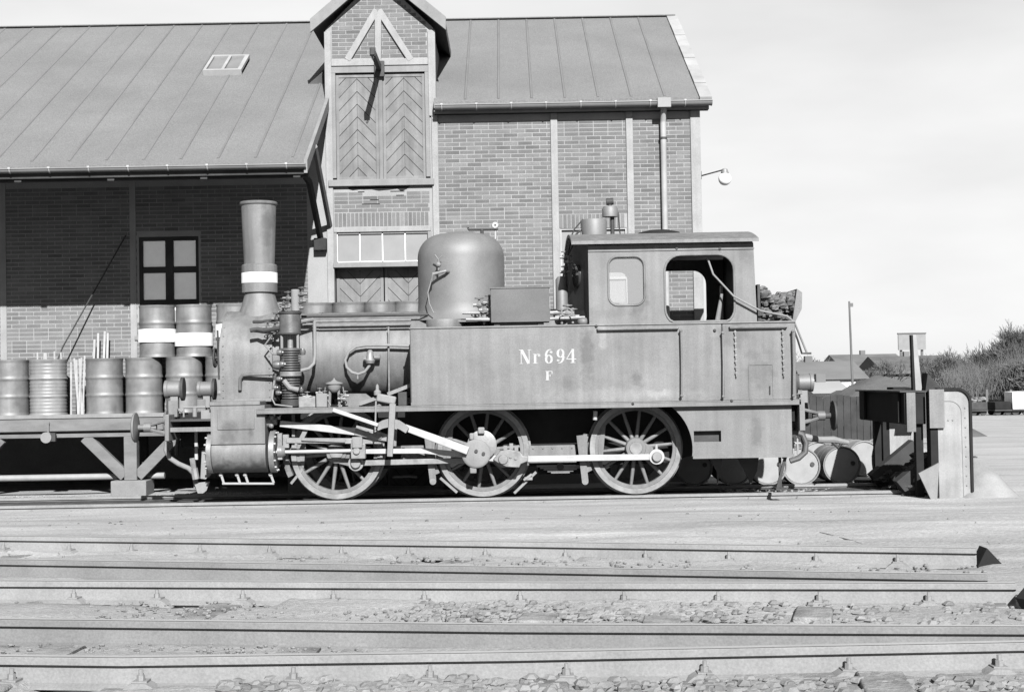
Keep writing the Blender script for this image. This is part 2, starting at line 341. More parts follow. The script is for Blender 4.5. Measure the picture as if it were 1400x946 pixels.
LA = ext(GX([(0, 739), (660, 747), (1335, 757)]), 6); LB = ext(GX([(0, 772), (700, 783), (1350, 794)]), 6)
LC = ext(GX([(0, 802), (700, 805), (1388, 806)]), 6); LD = ext(GX([(0, 856), (700, 864), (1400, 867)]), 5, 5); LE = ext(GX([(0, 908), (170, 910), (700, 903), (1400, 889)]), 5, 5)
for L_, amp, th in ((LA, .05, .12), (LC, .08, -.02), (LE, .085, -.05)):
    k_ = (L_[-1][1]-L_[1][1])/(L_[-1][0]-L_[1][0]); RL.append((L_[1][0], L_[1][1], k_, amp, th))
gx = axis(-7.5, 7.5, .09, 1500); gy = axis(-16, 3, .06, 1500); g = M()
nv = len(gy); g.v = [(x, y, gz(x, y)) for x in gx for y in gy]
g.f = [(i*nv+j, (i+1)*nv+j, (i+1)*nv+j+1, i*nv+j+1) for i in range(len(gx)-1) for j in range(nv-1)]; g.t = [1.0]*len(g.f)
tag(g.build('ground', 'ground', smooth=180), None, kind='structure')

rail(LA, RZ, 'long rusty rail bordering the pale sand strip in front of the locomotive', (.45, .62), YARD)
MT['rail'], keep_ = mat('dark_rusty_rail', .135, .85, .16, 2, .12, .15, 40, spec=.15), MT['rail']
rail(LB, RZ, 'rusty rail with clean web beside the rail along the sand strip', None, YARD)
dark_, MT['rail'] = MT['rail'], keep_
rail(LC, RZ, 'bolted rail ending in a dark block beside the stony ballast', (.35, .62), YARD)
MT['rail'] = dark_
rail(LD, RZ, 'clean sided rail beyond the bolted rail with loose stones', None, YARD)
MT['rail'] = keep_
rail(LE, RZ, 'bolted rail with tall chairs running along the loose rubble', (.3, .68), YARD)
# dark pieces at two rail ends
e = LA[-1]; tag(M().prism([(e[0]-.02, FZ-.02), (e[0]+.2, FZ-.02), (e[0]+.06, RZ+.005)], 'y', e[1]-.06, e[1]+.12).build('end_wedge', 'black', origin=(e[0], e[1], FZ)), 'black triangular wedge at the end of a rail', 'rail stop')  # plain black wedge closing the rail end
e = LC[-1]; b = M()
for i in range(5): b.rock((e[0]+.06+.05*i, e[1]+random.uniform(-.2, .02), FZ+.04+.02*i), .10+.03*random.random(), 1.2)
tag(b.build('tar_lump', 'black', origin=(e[0]+.2, e[1], FZ), smooth=0), 'lumpy black tarred block at the end of the bolted rail', 'block')
# sleepers
def sleeper_row(L1, L2, n, lab, skip=0.0, dz=-.03):
    a0, a1, b0, b1 = Vector(L1[0]), Vector(L1[-1]), Vector(L2[0]), Vector(L2[-1]); d = (a1-a0).normalized(); nn = Vector((-d.y, d.x))
    me = M(); me.box(-.12, .12, -1.25, 1.25, -.13, 0); me = me.mesh('sleeper', 'sleeper')
    ln = (a1-a0).length; s = .35
    gap = abs((b0-a0).dot(nn)); sgn = 1 if (b0-a0).dot(nn) > 0 else -1
    while s < ln:
        c = a0+d*s+nn*sgn*gap/2
        if abs(c.x) < 6 and random.random() >= skip:
            o = inst(me, 'sleeper', None, (c.x, c.y, FZ+dz+random.uniform(-.012, .02)), (random.uniform(-.01, .01), random.uniform(-.02, .02), atan2(d.y, d.x)+random.uniform(-.02, .02)))
            o.modifiers.new('bevel', 'BEVEL').width = .012; tag(o, lab, 'sleeper', 'sleepers of the yard tracks')
        s += .66
sleeper_row(LA, LB, 10, 'weathered sleeper half buried between the two rails by the sand strip', 0, -.02)
sleeper_row(LC, LD, 10, 'weathered sleeper under the rails beside loose stones', 0, -.016)
LF = [(x, y-1.5) for x, y in LE]
sleeper_row(LE, LF, 10, 'grey sleeper exposed under the rail with tall chairs', 0, .0)
for px, py, ln, lab in ((1112, 836, .42, 'short timber end poking out between the yard rails, dark on one side'), (1212, 934, .6, 'broad pale sleeper end sticking out toward the loose rubble'), (905, 846, .3, 'flat timber end lying by the stony ballast'), (735, 842, .3, 'flat grey timber end half buried in stones')):
    q = G(px, py, FZ+.028); o = M().box(-.11, .11, -ln/2, ln/2, -.12, .028).build('timber_end', 'sleeper', origin=(0, 0, 0), bevel=.012); o.location = (q.x, q.y, FZ); o.rotation_euler = (0, 0, random.uniform(-.25, -.1)); tag(o, lab, 'timber')
# loose stones
b = M()
def stones(px0, px1, py0, py1, n, r0, r1):
    for _ in range(n):
        q = G(random.uniform(px0, px1), random.uniform(py0, py1), FZ); r = random.uniform(r0, r1)
        b.rock((q.x, q.y, FZ+r*.15), r*.85)
stones(560, 1010, 826, 852, 420, .015, .045); stones(0, 560, 822, 850, 260, .006, .022); stones(1000, 1400, 826, 855, 160, .01, .05)
stones(300, 1400, 928, 955, 420, .015, .055); stones(0, 500, 880, 900, 180, .006, .02); stones(400, 1400, 880, 892, 60, .01, .02)
stones(380, 960, 760, 775, 160, .008, .03); stones(0, 1340, 690, 735, 120, .005, .015); stones(1000, 1350, 765, 785, 60, .008, .03); stones(0, 1400, 740, 770, 200, .005, .018)
tag(b.build('loose_stones', 'stone', smooth=0), 'loose grey stones and rubble scattered between the rails', 'rubble', kind='stuff')
b = M()
for _ in range(1300):
    x = random.uniform(-9, -3.9) if random.random() < .7 else random.uniform(3, 6); b.rock((x, random.uniform(1.05, 1.75) if x < 0 else random.uniform(-.6, .6), gz(x, 1)+.01), random.uniform(.01, .035))
tag(b.build('pale_gravel', 'head', smooth=0), 'pale gravel along the far rail below the loading platform', 'gravel', kind='stuff')
M2 = M().box(-12, 5.6, -.66, .66, -.09, -.052); tag(M2.build('ballast', 'ballast'), 'dark ballast between the rails under the locomotive', 'ballast', kind='stuff')  # flat sheet, darker than the ground around it

pp = [G(x, y, gz(*G(x, y, 0).xy)) for x, y in ((1085, 720), (1108, 726), (1130, 731), (1150, 737), (1165, 742), (1179, 745))]
tag(M().tube([p+Vector((0, 0, .006)) for p in pp], [.004, .006, .008, .011, .018, .006], 5).build('fallen_twig', 'soot', origin=pp[3]), 'thin dark twig lying on the sand strip', 'twig')
b = M()
for _ in range(26):
    q = G(random.uniform(0, 1400), random.uniform(694, 733), .02); b.rock((q.x, q.y, gz(q.x, q.y)+.003), random.uniform(.008, .025))
tag(b.build('scattered_pebbles', 'mound', smooth=0), 'dark pebbles scattered over the sand strip', 'pebbles', kind='stuff')
# ================================================================== GOODS SHED
WY = 2.75; DZ0 = 1.0
shed = thing('goods_shed', 'long brick goods shed with felt roof, loading gable and wide canopy', 'shed', (-2, 5, -.07))
SLP = (8.62-4.83)/7.3
def rz(Y): return 4.83+SLP*Y
XL, XA, XB, XR = -13.0, -2.96, -1.2, 3.13
LOW = -.15
walls = M()
def wallrect(x0, x1, z0, z1): walls.box(x0, x1, WY+.007, WY+.3, z0, z1)
WIN = (-6.05, -5.08, 2.86, 4.06); WR = (.82, 1.90, 2.85, 4.08); DLO = (-2.88, -1.28, LOW, 4.07); DUP = (-2.88, -1.28, 4.84, 6.78)
def holed(x0, x1, z0, z1, h):
    wallrect(x0, h[0], z0, z1); wallrect(h[1], x1, z0, z1)
    if h[2] > z0: wallrect(h[0], h[1], z0, h[2])
    if h[3] < z1: wallrect(h[0], h[1], h[3], z1)
holed(XL, XA, .96, 6.2, WIN); walls.box(XL, XA, 5.9, 6.1, LOW, 1.0); walls.box(XL, XA, WY+.3, 5.9, .9, 1.0); holed(XB, XR, LOW, 6.05, WR)
holed(XA, XB, LOW, 4.5, DLO); holed(XA, XB, 4.5, 6.9, DUP)
GA = (-2.08, 8.28)
walls.prism([(XA, 6.9), (XB, 6.9), (XB, 7.4), GA, (XA, 7.4)], 'y', WY+.008, WY+.3)
for x in (XA, XB-.12): walls.box(x, x+.12, WY+.3, 5.2, 5.5, 7.36)               # dormer cheeks
walls.prism([(WY+.3, LOW), (11.85, LOW), (11.85, 6.0), (7.3, 8.45), (WY+.3, rz(WY)-.2)], 'x', XR-.3, XR)
walls.box(XL, XR-.3, 11.55, 11.85, LOW, 6.0)
wall = walls.build('wall', 'mortar', shed, smooth=0)
# bricks, laid in cross bond in front of the mortar
bricks = []
def in_hole(x0, x1, z, holes): return any(x1 > h[0]-.01 and x0 < h[1]+.01 and z+.055 > h[2]-.005 and z < h[3]+.005 for h in holes)
def brick_field(x0, x1, z0, z1, holes=(), top=None, pri=0):
    nrow = int((z1-z0)/.067)
    for r in range(nrow):
        z = z0+r*.067+.006; L = .226
        x = x0-(.119 if r % 2 else 0)-random.choice((0, 0, 0, .119))*(random.random() < .15)
        while x < x1-.02:
            a, c = max(x, x0+.004), min(x+L, x1-.004)
            if top: 
                lo, hi = top(z+.06)
                a, c = max(a, lo), min(c, hi)
            segs = [(a, c)]
            for h in holes:
                if z+.055 > h[2] and z < h[3]:
                    ns = []
                    for s0, s1 in segs:
                        if s1 <= h[0] or s0 >= h[1]: ns.append((s0, s1)); continue
                        if s0 < h[0]-.03: ns.append((s0, h[0]-.006))
                        if s1 > h[1]+.03: ns.append((h[1]+.006, s1))
                    segs = ns
            for s0, s1 in segs:
                if s1-s0 > .03: bricks.append((s0, s1, z, z+.053, pri))
            x += L+.012
POSTS = [(.69, .80), (1.92, 2.03), (2.97, 3.13), (-1.25, -1.15)]
SOL = (.80, 1.92, 4.08, 4.31)
brick_field(-1.15, .69, 1.9, 5.92, (), pri=2); brick_field(.80, 1.92, 1.9, 5.92, [(WR[0]-.02, WR[1]+.02, 1.9, 4.31)], pri=2); brick_field(2.03, 2.97, 1.9, 5.92, (), pri=2)
def soldiers(x0, x1, z0, z1):
    x = x0+.005
    while x < x1-.05: bricks.append((x, x+.055, z0, z1, 1)); x += .067
soldiers(*SOL[:2], 4.085, 4.305); soldiers(-2.86, -1.3, 4.17, 4.39)
brick_field(-2.86, -1.3, 4.40, 4.80, (), pri=1)
def gtop(z): h = max(0, (GA[1]-.12-z)/.84); return (max(-2.86, GA[0]-h), min(-1.3, GA[0]+h))
brick_field(-2.86, -1.3, 6.92, 8.1, (), gtop, 1)
brick_field(-9.2, -3.3, 1.2, 4.9, [(WIN[0]-.03, WIN[1]+.03, 2.7, 4.1)], pri=0)
def tonev(): return max(.7, random.gauss(1, .09))
vis = sorted(range(len(bricks)), key=lambda i: (-(bricks[i][4] == 2 and bricks[i][2] > 4.35), -(bricks[i][1]-bricks[i][0]), -bricks[i][2]))
solo = set(vis[:300]); rest = M(); cache = {}
for i, (a, c, z0, z1, p) in enumerate(bricks):
    dy = random.uniform(.0025, .0055)
    if p == 1 and 4.62 < z0 < 4.8 and -2.6 < a < -1.7: 
        if random.random() < .3: continue
        dy += random.uniform(-.006, .004)
    if i in solo:
        k = random.randrange(8); key = (round(c-a, 3), k)
        if key not in cache: cache[key] = M().box(-(c-a)/2, (c-a)/2, 0, .02, -.0265, .0265, [.78, .86, .92, .97, 1.02, 1.07, 1.12, 1.2][k]).mesh('brick', 'brick', smooth=0)
        inst(cache[key], 'brick', wall, Vector(((a+c)/2, WY+dy, (z0+z1)/2))-ORG['goods_shed'])
    else: rest.box(a, c, WY+dy, WY+.02, z0, z1, tonev())
tag(rest.build('bricks', 'brick', wall, smooth=0), None, kind='stuff')
random.seed(31)
pts_ = []; xx = -2.62
while xx < -1.62: pts_.append((xx, 4.80-.008-random.uniform(.01, .06))); xx += random.uniform(.06, .14)
M().prism(pts_+[(-1.62, 4.815), (-2.62, 4.815)], 'y', WY+.0005, WY+.003).build('painted_cavity', 'black', wall)  # flat black sheet paints the dark hollow of missing bricks
for i_ in range(5):
    xx = random.uniform(-2.6, -1.7); zz = 4.40+.067*random.randint(2, 5); M().box(xx, xx+random.uniform(.1, .3), WY+.0005, WY+.003, zz-.006, zz+.006).build('open_joint', 'black', wall)
# timber posts and rails of the frame
for px in (5, 183): x = P(px, 450, WY).x; M().box(x-.05, x+.05, WY-.004, WY+.1, DZ0, 5.0).build('timber_post', 'trim', shed)
for x0, x1 in POSTS: M().box(x0, x1, WY-.03, WY+.1, LOW if x0 > 2.9 else 1.2, 5.97).build('timber_post', 'trim', shed, .008)
M().box(XA-.02, XA+.09, WY-.03, WY+.1, LOW, 7.36).build('timber_post', 'trim', shed, .008)
M().box(XB-.09, XB+.03, WY-.032, WY+.1, 5.95, 7.36).build('timber_post', 'trim', shed, .008)
M().box(XA+.09, XB-.09, WY-.04, WY+.1, 6.79, 6.9).build('timber_rail', 'trim', shed, .008)
M().box(XA+.09, XB-.09, WY-.03, WY+.1, 4.075, 4.155).build('timber_rail', 'trim', shed, .008)
for q in ((515, 15, 475, 83), (518, 15, 562, 83), (517, 17, 517, 85)):
    M().bar(P(q[0], q[1], WY), P(q[2], q[3], WY), .105, WY-.045-.004*(q[0] == 517), WY+.05).build('timber_brace', 'trim', shed, .006)
M().bar(P(480, 22, WY), P(470, 40, WY), .01, WY+.03, WY+.05).build('timber_peg', 'trim', shed)
# loading doors with chevron boards
def chevron_leaf(x0, x1, z0, z1, y, up, root, fr=.05):
    leaf = M().box(x0, x1, y+.012, y+.05, z0, z1, .35).build('door_leaf', 'door', root, smooth=0)
    for a, c, d, e in ((x0, x0+fr, z0, z1), (x1-fr, x1, z0, z1), (x0+fr, x1-fr, z0, z0+fr), (x0+fr, x1-fr, z1-fr, z1)):
        M().box(a, c, y-.018, y+.02, d, e, 1.1).build('leaf_frame', 'door', leaf, .004)
    xm = (x0+x1)/2; st = .208; sl = 1.05
    for side in (-1, 1):
        a, c = (x0+fr, xm-.002) if side < 0 else (xm+.002, x1-fr)
        k = -6
        while k < (z1-z0)/st+3:
            zz = z0+k*st+.05; k += 1
            def lin(x): return zz+(sl*((xm-abs(x-xm))-x0) if up else -sl*((xm-abs(x-xm))-x0)+.4)
            poly = [(a, lin(a)), (c, lin(c)), (c, lin(c)+st-.013), (a, lin(a)+st-.013)]
            poly = clip(clip(poly, 0, 1, z1-fr), 0, -1, -(z0+fr))
            if len(poly) > 2: M().prism(poly, 'y', y-random.uniform(.002, .010), y+.012, random.uniform(.92, 1.1)).build('plank', 'door', leaf, smooth=0)
    return leaf
hd = M().box(DUP[0], DUP[1], WY-.02, WY+.12, 6.68, 6.785).build('door_head', 'timber', shed, .006)
M().box(DUP[0], DUP[0]+.07, WY-.02, WY+.12, 4.96, 6.68).build('door_jamb', 'timber', shed, .006); M().box(DUP[1]-.07, DUP[1], WY-.02, WY+.12, 4.96, 6.68).build('door_jamb', 'timber', shed, .006)
M().box(DUP[0]-.06, DUP[1]+.06, WY-.07, WY+.12, 4.82, 4.93).build('door_sill', 'timber', shed, .01)
xm = -2.08
chevron_leaf(DUP[0]+.07, xm-.035, 4.935, 6.66, WY+.045, True, shed); chevron_leaf(xm+.035, DUP[1]-.07, 4.935, 6.66, WY+.045, True, shed)
M().box(xm-.034, xm+.034, WY+.01, WY+.09, 4.9, 6.66).build('cover_strip', 'door', shed, .006)
chevron_leaf(DLO[0]+.02, xm-.01, LOW+.03, 3.52, WY+.22, False, shed); chevron_leaf(xm+.01, DLO[1]-.02, LOW+.03, 3.52, WY+.22, False, shed)
# transom window over the lower door
M().box(DLO[0], DLO[1], WY-.06, WY+.12, 3.5, 3.585).build('transom_bar', 'timber', shed, .006)
M().box(DLO[0], DLO[0]+.06, WY-.03, WY+.12, 3.585, 4.07).build('transom_frame', 'timber', shed, .004); M().box(DLO[1]-.06, DLO[1], WY-.03, WY+.12, 3.585, 4.07).build('transom_frame', 'timber', shed, .004)
n = 4; w = (DLO[1]-DLO[0]-.12)/n
for i in range(n):
    x0 = DLO[0]+.06+i*w
    M().box(x0+.012, x0+w-.012, WY+.03, WY+.04, 3.59, 4.045).build('pane', 'transom', shed, smooth=0)
    for q in ((x0-.009, x0+.009, 3.585, 4.07),): M().box(q[0], q[1], WY+.0, WY+.06, q[2], q[3]).build('glazing_bar', 'white', shed)
M().box(DLO[0]+.06, DLO[1]-.06, WY+.0, WY+.06, 3.582, 3.60).build('glazing_bar', 'white', shed); M().box(DLO[0]+.06, DLO[1]-.06, WY+.0, WY+.06, 4.045, 4.07).build('glazing_bar', 'timber', shed)
# wall windows
def window(h, cols, rows, fm, pm, bw=.1, y=WY+.05):
    f = M(); x0, x1, z0, z1 = h
    f.box(x0-.06, x1+.06, y-.03, y+.08, z1-bw*.5, z1+.06); f.box(x0-.06, x0+bw*.4, y-.03, y+.08, z0, z1-bw*.5); f.box(x1-bw*.4, x1+.06, y-.03, y+.08, z0, z1-bw*.5)
    W_ = (x1-x0)/cols; H = (z1-z0)/rows
    for i in range(1, cols): f.box(x0+i*W_-bw/2, x0+i*W_+bw/2, y-.025, y+.06, z0, z1-bw*.5)
    for j in range(1, rows):
        for i in range(cols): f.box(x0+i*W_+(bw/2 if i else bw*.4), x0+(i+1)*W_-(bw/2 if i < cols-1 else bw*.4), y-.02, y+.06, z0+j*H-bw*.4, z0+j*H+bw*.4)
    wo_ = f.build('window_frame', fm, shed, smooth=0)
    for i in range(cols):
        for j in range(rows): M().box(x0+i*W_+.01, x0+(i+1)*W_-.01, y+.02, y+.03, z0+j*H+.01, z0+(j+1)*H-.01).build('pane', pm, wo_, smooth=0)
    M().box(x0-.08, x1+.08, y-.08, y+.08, z0-.07, z0).build('window_sill', 'timber', wo_, .006)
window((WIN[0], WIN[1], 2.45, 4.06), 2, 3, 'darkwood', 'pale_glass', .125)
window(WR, 3, 3, 'flash', 'transom', .05)
# roof of felt with battens
rf = M(); TH = .1
def slab(x0, x1, y0, y1): rf.prism([(y0, rz(y0)), (y1, rz(y1)), (y1, rz(y1)-TH), (y0, rz(y0)-TH)], 'x', x0, x1)
slab(XL, XA, 0, 7.3); slab(XA, XB, 3.1, 7.3); slab(XB, 3.27, 2.53, 7.3)
rf.prism([(7.3, 8.62), (12.2, 8.62-SLP*4.9), (12.2, 8.5-SLP*4.9), (7.3, 8.5)], 'x', XL, 3.27)
roof = rf.build('roof', 'felt', shed, smooth=0)
ang = atan(SLP)
def add_batten(x, y0, y1=7.27):
    b = M(); n = Vector((0, -sin(ang), cos(ang)))
    vs = []
    for y in (y0, y1):
        for u, h in ((-.028, -.01), (-.014, .012), (.014, .012), (.028, -.01)): q = Vector((x, y, rz(y)))+n*h; vs.append((q.x+u, q.y, q.z))
    b.add(vs, [(0, 1, 2, 3), (7, 6, 5, 4), (0, 4, 5, 1), (1, 5, 6, 2), (2, 6, 7, 3), (3, 7, 4, 0)]); b.build('roof_batten', 'felt2', roof, smooth=0)
x = P(635.5, 133, 2.45).x-.54
for k in range(8):
    if x > XB+.1: add_batten(x, 2.62, 7.27)
    x += .54
x = P(371, 206, .15).x+.3
while x > XL+.2:
    add_batten(x if True else 0, .2); x -= .5447
# felt lap lines across the slope
M().box(XL, 3.27, 7.2, 7.4, 8.605, 8.635).build('ridge_capping', 'felt', roof, .02)
# verge with pale flashing
n_ = Vector((0, -sin(ang), cos(ang)))
for k in range(7):
    y0 = 2.46+k*(7.3-2.46)/7; y1 = y0+(7.3-2.46)/7-.012; h = .03+.012*(k % 2); vs = []
    for y in (y0, y1):
        for u, w_ in ((3.10, -.02), (3.10, h), (3.295, h), (3.295, -.13)): q = Vector((u, y, rz(y)))+n_*w_; vs.append(q)
    M().add(vs, [(0, 1, 2, 3), (7, 6, 5, 4), (0, 4, 5, 1), (1, 5, 6, 2), (2, 6, 7, 3), (3, 7, 4, 0)]).build('verge_flashing', 'flash', roof, smooth=0)
# soffit, fascia, gutters
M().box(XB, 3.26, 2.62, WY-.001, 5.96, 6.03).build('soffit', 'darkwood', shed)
M().box(XB, 3.26, 2.58, 2.62, 5.96, 6.1).build('fascia', 'timber', shed)
def gutter(x0, x1, y, z, r, brs, m='zinc'):
    pts = [(y+r*cos(pi+pi*i/10), z+r*sin(pi+pi*i/10)) for i in range(11)]; inn = [(y+(r-.008)*cos(2*pi-pi*i/10), z+(r-.008)*sin(2*pi-pi*i/10)) for i in range(11)]
    gt = M().prism(pts+inn, 'x', x0, x1).build('gutter', m, shed)
    M().cyl((x0, y-r, z), (x1, y-r, z), .012, n=8).build('gutter_bead', m, gt)
    for x in brs:
        b = M(); b.tube([(x, y+r*1.06*cos(pi+pi*i/8), z+r*1.06*sin(pi+pi*i/8)) for i in range(9)], .011, 6); b.box(x-.018, x+.018, y-r-.02, y-r+.03, z-.005, z+.022); b.build('gutter_bracket', 'flash', gt)
gutter(XB+.02, 3.3, 2.50, 6.075, .075, [P(604+47.5*i, 150, 2.5).x for i in range(8)])
gutter(XL, XA+.03, -.045, 4.79, .055, [P(68+54*i, 228, -.05).x for i in range(-1, 7)])
M().box(XL, XA, .02, .05, 4.66, 4.74).build('fascia', 'darkwood', shed)
dp = M(); q = P(906, 150, 2.6)
dp.tube([(2.52, 2.53, 6.0), (2.52, 2.54, 5.95), (2.52, 2.66, 5.82), (2.52, 2.68, 5.75), (2.52, 2.68, 0)], .05, 12); dpo = dp.build('downpipe', 'flash', shed)
hb = M(); hb.prism([(2.41, 6.13), (2.63, 6.13), (2.63, 5.97), (2.41, 5.97)], 'y', 2.40, 2.56); hb.build('hopper', 'zinc', dpo, .006)
for z in (5.5, 3.98, 2.4): M().lathe([(.052, 0), (.062, 0), (.062, .03), (.052, .03)], (2.52, 2.68, z), 'z', 16).build('pipe_clip', 'soot', dpo)
# dormer roof
dr = M()
for s in (-1, 1):
    q = [(GA[0], GA[1]+.16), (GA[0]+s*1.08, GA[1]-.84*1.08+.16), (GA[0]+s*1.08, GA[1]-.84*1.08+.02), (GA[0], GA[1]+.02)]
    dr.prism(q, 'y', 2.58, 6.7)
dr.build('dormer_roof', 'felt', shed, smooth=0)
for s in (-1, 1):
    q = [(GA[0], GA[1]+.17), (GA[0]+s*1.1, GA[1]-.84*1.1+.17), (GA[0]+s*1.1, GA[1]-.84*1.1-.05), (GA[0], GA[1]-.05)]
    M().prism(q, 'y', 2.52, 2.578).build('barge_board', 'timber', shed, .006)
# hoist beam over the upper doors
tip = P(507, 64, 1.25)
hbm = M(); hbm.box(-2.12, -2.05, 1.5, WY+.1, 6.70, 6.81); hb = hbm.build('hoist_beam', 'soot', shed, .008)
b = M(); b.box(-2.13, -2.04, 1.52, 1.56, 6.69, 6.82); b.tube([(-2.085, 1.54, 6.7), (-2.07, 1.54, 6.66), (-2.085, 1.54, 6.63), (-2.1, 1.54, 6.66)], .009); b.build('hoist_shackle', 'soot', hb)
M().box(-2.17, -2.0, WY-.07, WY-.03, 6.6, 6.86).build('hoist_plate', 'soot', hb, .01)
# canopy: barge board, rafters, purlin, brackets
vs = []
for y, z in ((-.02, rz(-.02)), (WY, rz(WY))):
    for u, w_ in ((XA-.005, .035), (XA+.045, .035), (XA+.045, -.15), (XA-.005, -.15)): vs.append((u, y, z+w_))
M().add(vs, [(0, 1, 2, 3), (7, 6, 5, 4), (0, 4, 5, 1), (1, 5, 6, 2), (2, 6, 7, 3), (3, 7, 4, 0)]).build('barge_board', 'timber', shed)
xs = [XA-.12-1.35*i for i in range(8)]
for x in xs:
    vs = []
    for y in (.05, WY): 
        for u, w_ in ((x-.05, -.105), (x+.05, -.105), (x+.05, -.24), (x-.05, -.24)): vs.append((u, y, rz(y)+w_))
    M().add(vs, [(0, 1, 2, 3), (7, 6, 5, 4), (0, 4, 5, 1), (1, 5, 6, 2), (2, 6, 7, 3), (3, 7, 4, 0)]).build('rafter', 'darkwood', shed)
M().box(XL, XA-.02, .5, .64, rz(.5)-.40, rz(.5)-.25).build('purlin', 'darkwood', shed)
for x in (xs[0],):
    b = M(); b.tube([(x, WY-.02, 3.95), (x, 1.4, rz(1.0)-.62), (x, .62, rz(.5)-.3)], .055, 6); b.build('canopy_bracket', 'darkwood', shed)  # coloured dark so it sinks into the shade under the canopy
    M().box(x-.1, x+.1, WY-.16, WY-.005, 3.78, 3.98).build('bracket_corbel', 'darkwood', shed, .01)
M().tube([(XA+.03, .95, rz(.95)-.12), (XA+.03, 2.70, 4.2)], .045, 6).build('canopy_brace', 'timber', shed)
# skylight on the left roof
def on_roof(px, py):
    d = ray(px, py); t = (4.83+SLP*CP.y-CP.z)/(d.z-SLP*d.y); return CP+d*t
a, c = on_roof(278, 104), on_roof(326, 104); y0, y1 = a.y, on_roof(300, 83).y; x0, x1 = a.x, c.x+.05
sk = thing('skylight', 'small white framed two pane skylight set in the felt roof', 'skylight', ((x0+x1)/2, (y0+y1)/2, rz((y0+y1)/2)))
def rbar(xa, xb, ya, yb, h0, h1):
    vs = []
    for y in (ya, yb):
        for u, w_ in ((xa, h0), (xa, h1), (xb, h1), (xb, h0)): vs.append(Vector((u, y, rz(y)))+n_*w_)
    return M().add(vs, [(0, 1, 2, 3), (7, 6, 5, 4), (0, 4, 5, 1), (1, 5, 6, 2), (2, 6, 7, 3), (3, 7, 4, 0)])
xm_ = (x0+x1)/2
rbar(x0, x1, y0+.06, y1-.06, -.01, .05).build('curb', 'soot', sk, smooth=0)
for q in ((x0, x0+.045, y0, y1), (x1-.07, x1, y0, y1), (xm_-.025, xm_+.025, y0+.06, y1-.06), (x0+.045, x1-.07, y0, y0+.06), (x0+.045, x1-.07, y1-.06, y1)): rbar(*q, .0, .1).build('frame_bar', 'flash', sk, smooth=0)
for q in ((x0+.05, xm_-.03), (xm_+.03, x1-.075)): rbar(q[0], q[1], y0+.065, y1-.065, .05, .07).build('pane', 'zinc', sk, smooth=0)
# small metal hood at the left of the dormer
q = P(432, 112, 3.6); tag(M().prism([(q.x-.12, q.z-.05), (q.x+.14, q.z-.05), (q.x+.14, q.z+.2)], 'y', 3.55, 3.75).build('roof_vent', 'soot', origin=(q.x, 3.65, q.z-.05)), 'small dark triangular vent on the roof beside the gable', 'vent')
# globe lamp on the corner
q = P(991, 245, 2.6); lp = thing('wall_lamp', 'white globe lamp on a thin arm at the shed corner', 'lamp', (XR, 2.6, q.z+.02))
M().ball((q.x, 2.6, q.z), .105, 18).build('globe', 'globe', lp); M().lathe([(.02, .17), (.045, .16), (.065, .1), (.05, .085)], (q.x, 2.6, q.z), 'z', 16).build('lamp_cap', 'zinc', lp)
M().tube([(XR, 2.85, q.z+.09), (XR+.03, 2.8, q.z+.09), (q.x-.02, 2.6, q.z+.15), (q.x, 2.6, q.z+.14)], .012, 8).build('lamp_arm', 'soot', lp); M().box(XR-.01, XR+.015, 2.78, 2.9, q.z+.03, q.z+.16).build('wall_plate', 'soot', lp)
# ================================================================== LOADING PLATFORM
DZ = 1.2; PF = 1.78
pl = thing('loading_platform', 'timber loading platform on braced posts along the shed wall', 'platform', (-8, 2.2, -.07))
for k in range(7): M().box(XL, -3.0, PF+.012+k*.138, PF+.138+k*.138, DZ-.045, DZ+random.uniform(-.003, .003)).build('deck_plank', 'wood', pl, .005)
M().box(XL, -3.0, PF-.02, PF+.008, DZ-.05, DZ+.012).build('edge_board', 'timber', pl, .005)
M().box(XL, -3.0, PF, PF+.16, DZ-.25, DZ-.052).build('edge_beam', 'wood', pl, .008)
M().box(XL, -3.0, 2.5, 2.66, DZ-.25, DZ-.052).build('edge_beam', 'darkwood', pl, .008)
M().box(XL, -3.0, PF+.02, PF+.12, DZ-.35, DZ-.29).build('lower_rail', 'wood', pl, .005)
zb = .17
for xc in (P(178, 620, PF).x, P(178, 620, PF).x-2.75, P(178, 620, PF).x+2.75, P(178, 620, PF).x-5.5):
    M().box(xc-.1, xc+.1, PF, PF+.18, zb, DZ-.35).build('post', 'wood', pl, .008)
    for s in (-1, 1): M().bar((xc+s*.72, DZ-.35), (xc+s*.10, zb+.06), .17, PF+.03, PF+.15).build('strut', 'wood', pl, .006)
    M().box(xc-.28, xc+.27, PF-.12, PF+.42, -.12, zb).build('footing_block', 'concrete', pl, .012)
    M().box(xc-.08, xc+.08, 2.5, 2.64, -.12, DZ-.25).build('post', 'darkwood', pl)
b = M(); xe = P(225, 650, 2.05).x; b.cyl((XL, 2.05, zb+.049), (xe, 2.05, zb+.049), .05, n=12)
tag(b.build('iron_pipe', 'head', origin=(xe-2, 2.05, .16)), 'long pale iron pipe lying under the loading platform', 'pipe')
q = P(66, 598, PF-.06); b = thing('hanging_pulley', 'small round pulley hanging from the platform edge beam', 'pulley', (q.x, PF-.06, q.z))
M().cyl((q.x-.02, PF-.12, q.z), (q.x-.02, PF-.04, q.z), .085, n=20).build('disc', 'timber', b); M().box(q.x+.04, q.x+.12, PF-.1, PF-.04, q.z-.06, q.z+.07).build('cheek', 'soot', b); M().tube([(q.x, PF-.07, q.z), (q.x, PF-.06, q.z+.2), (q.x, PF+.01, q.z+.24)], .012).build('hook', 'zinc', b)
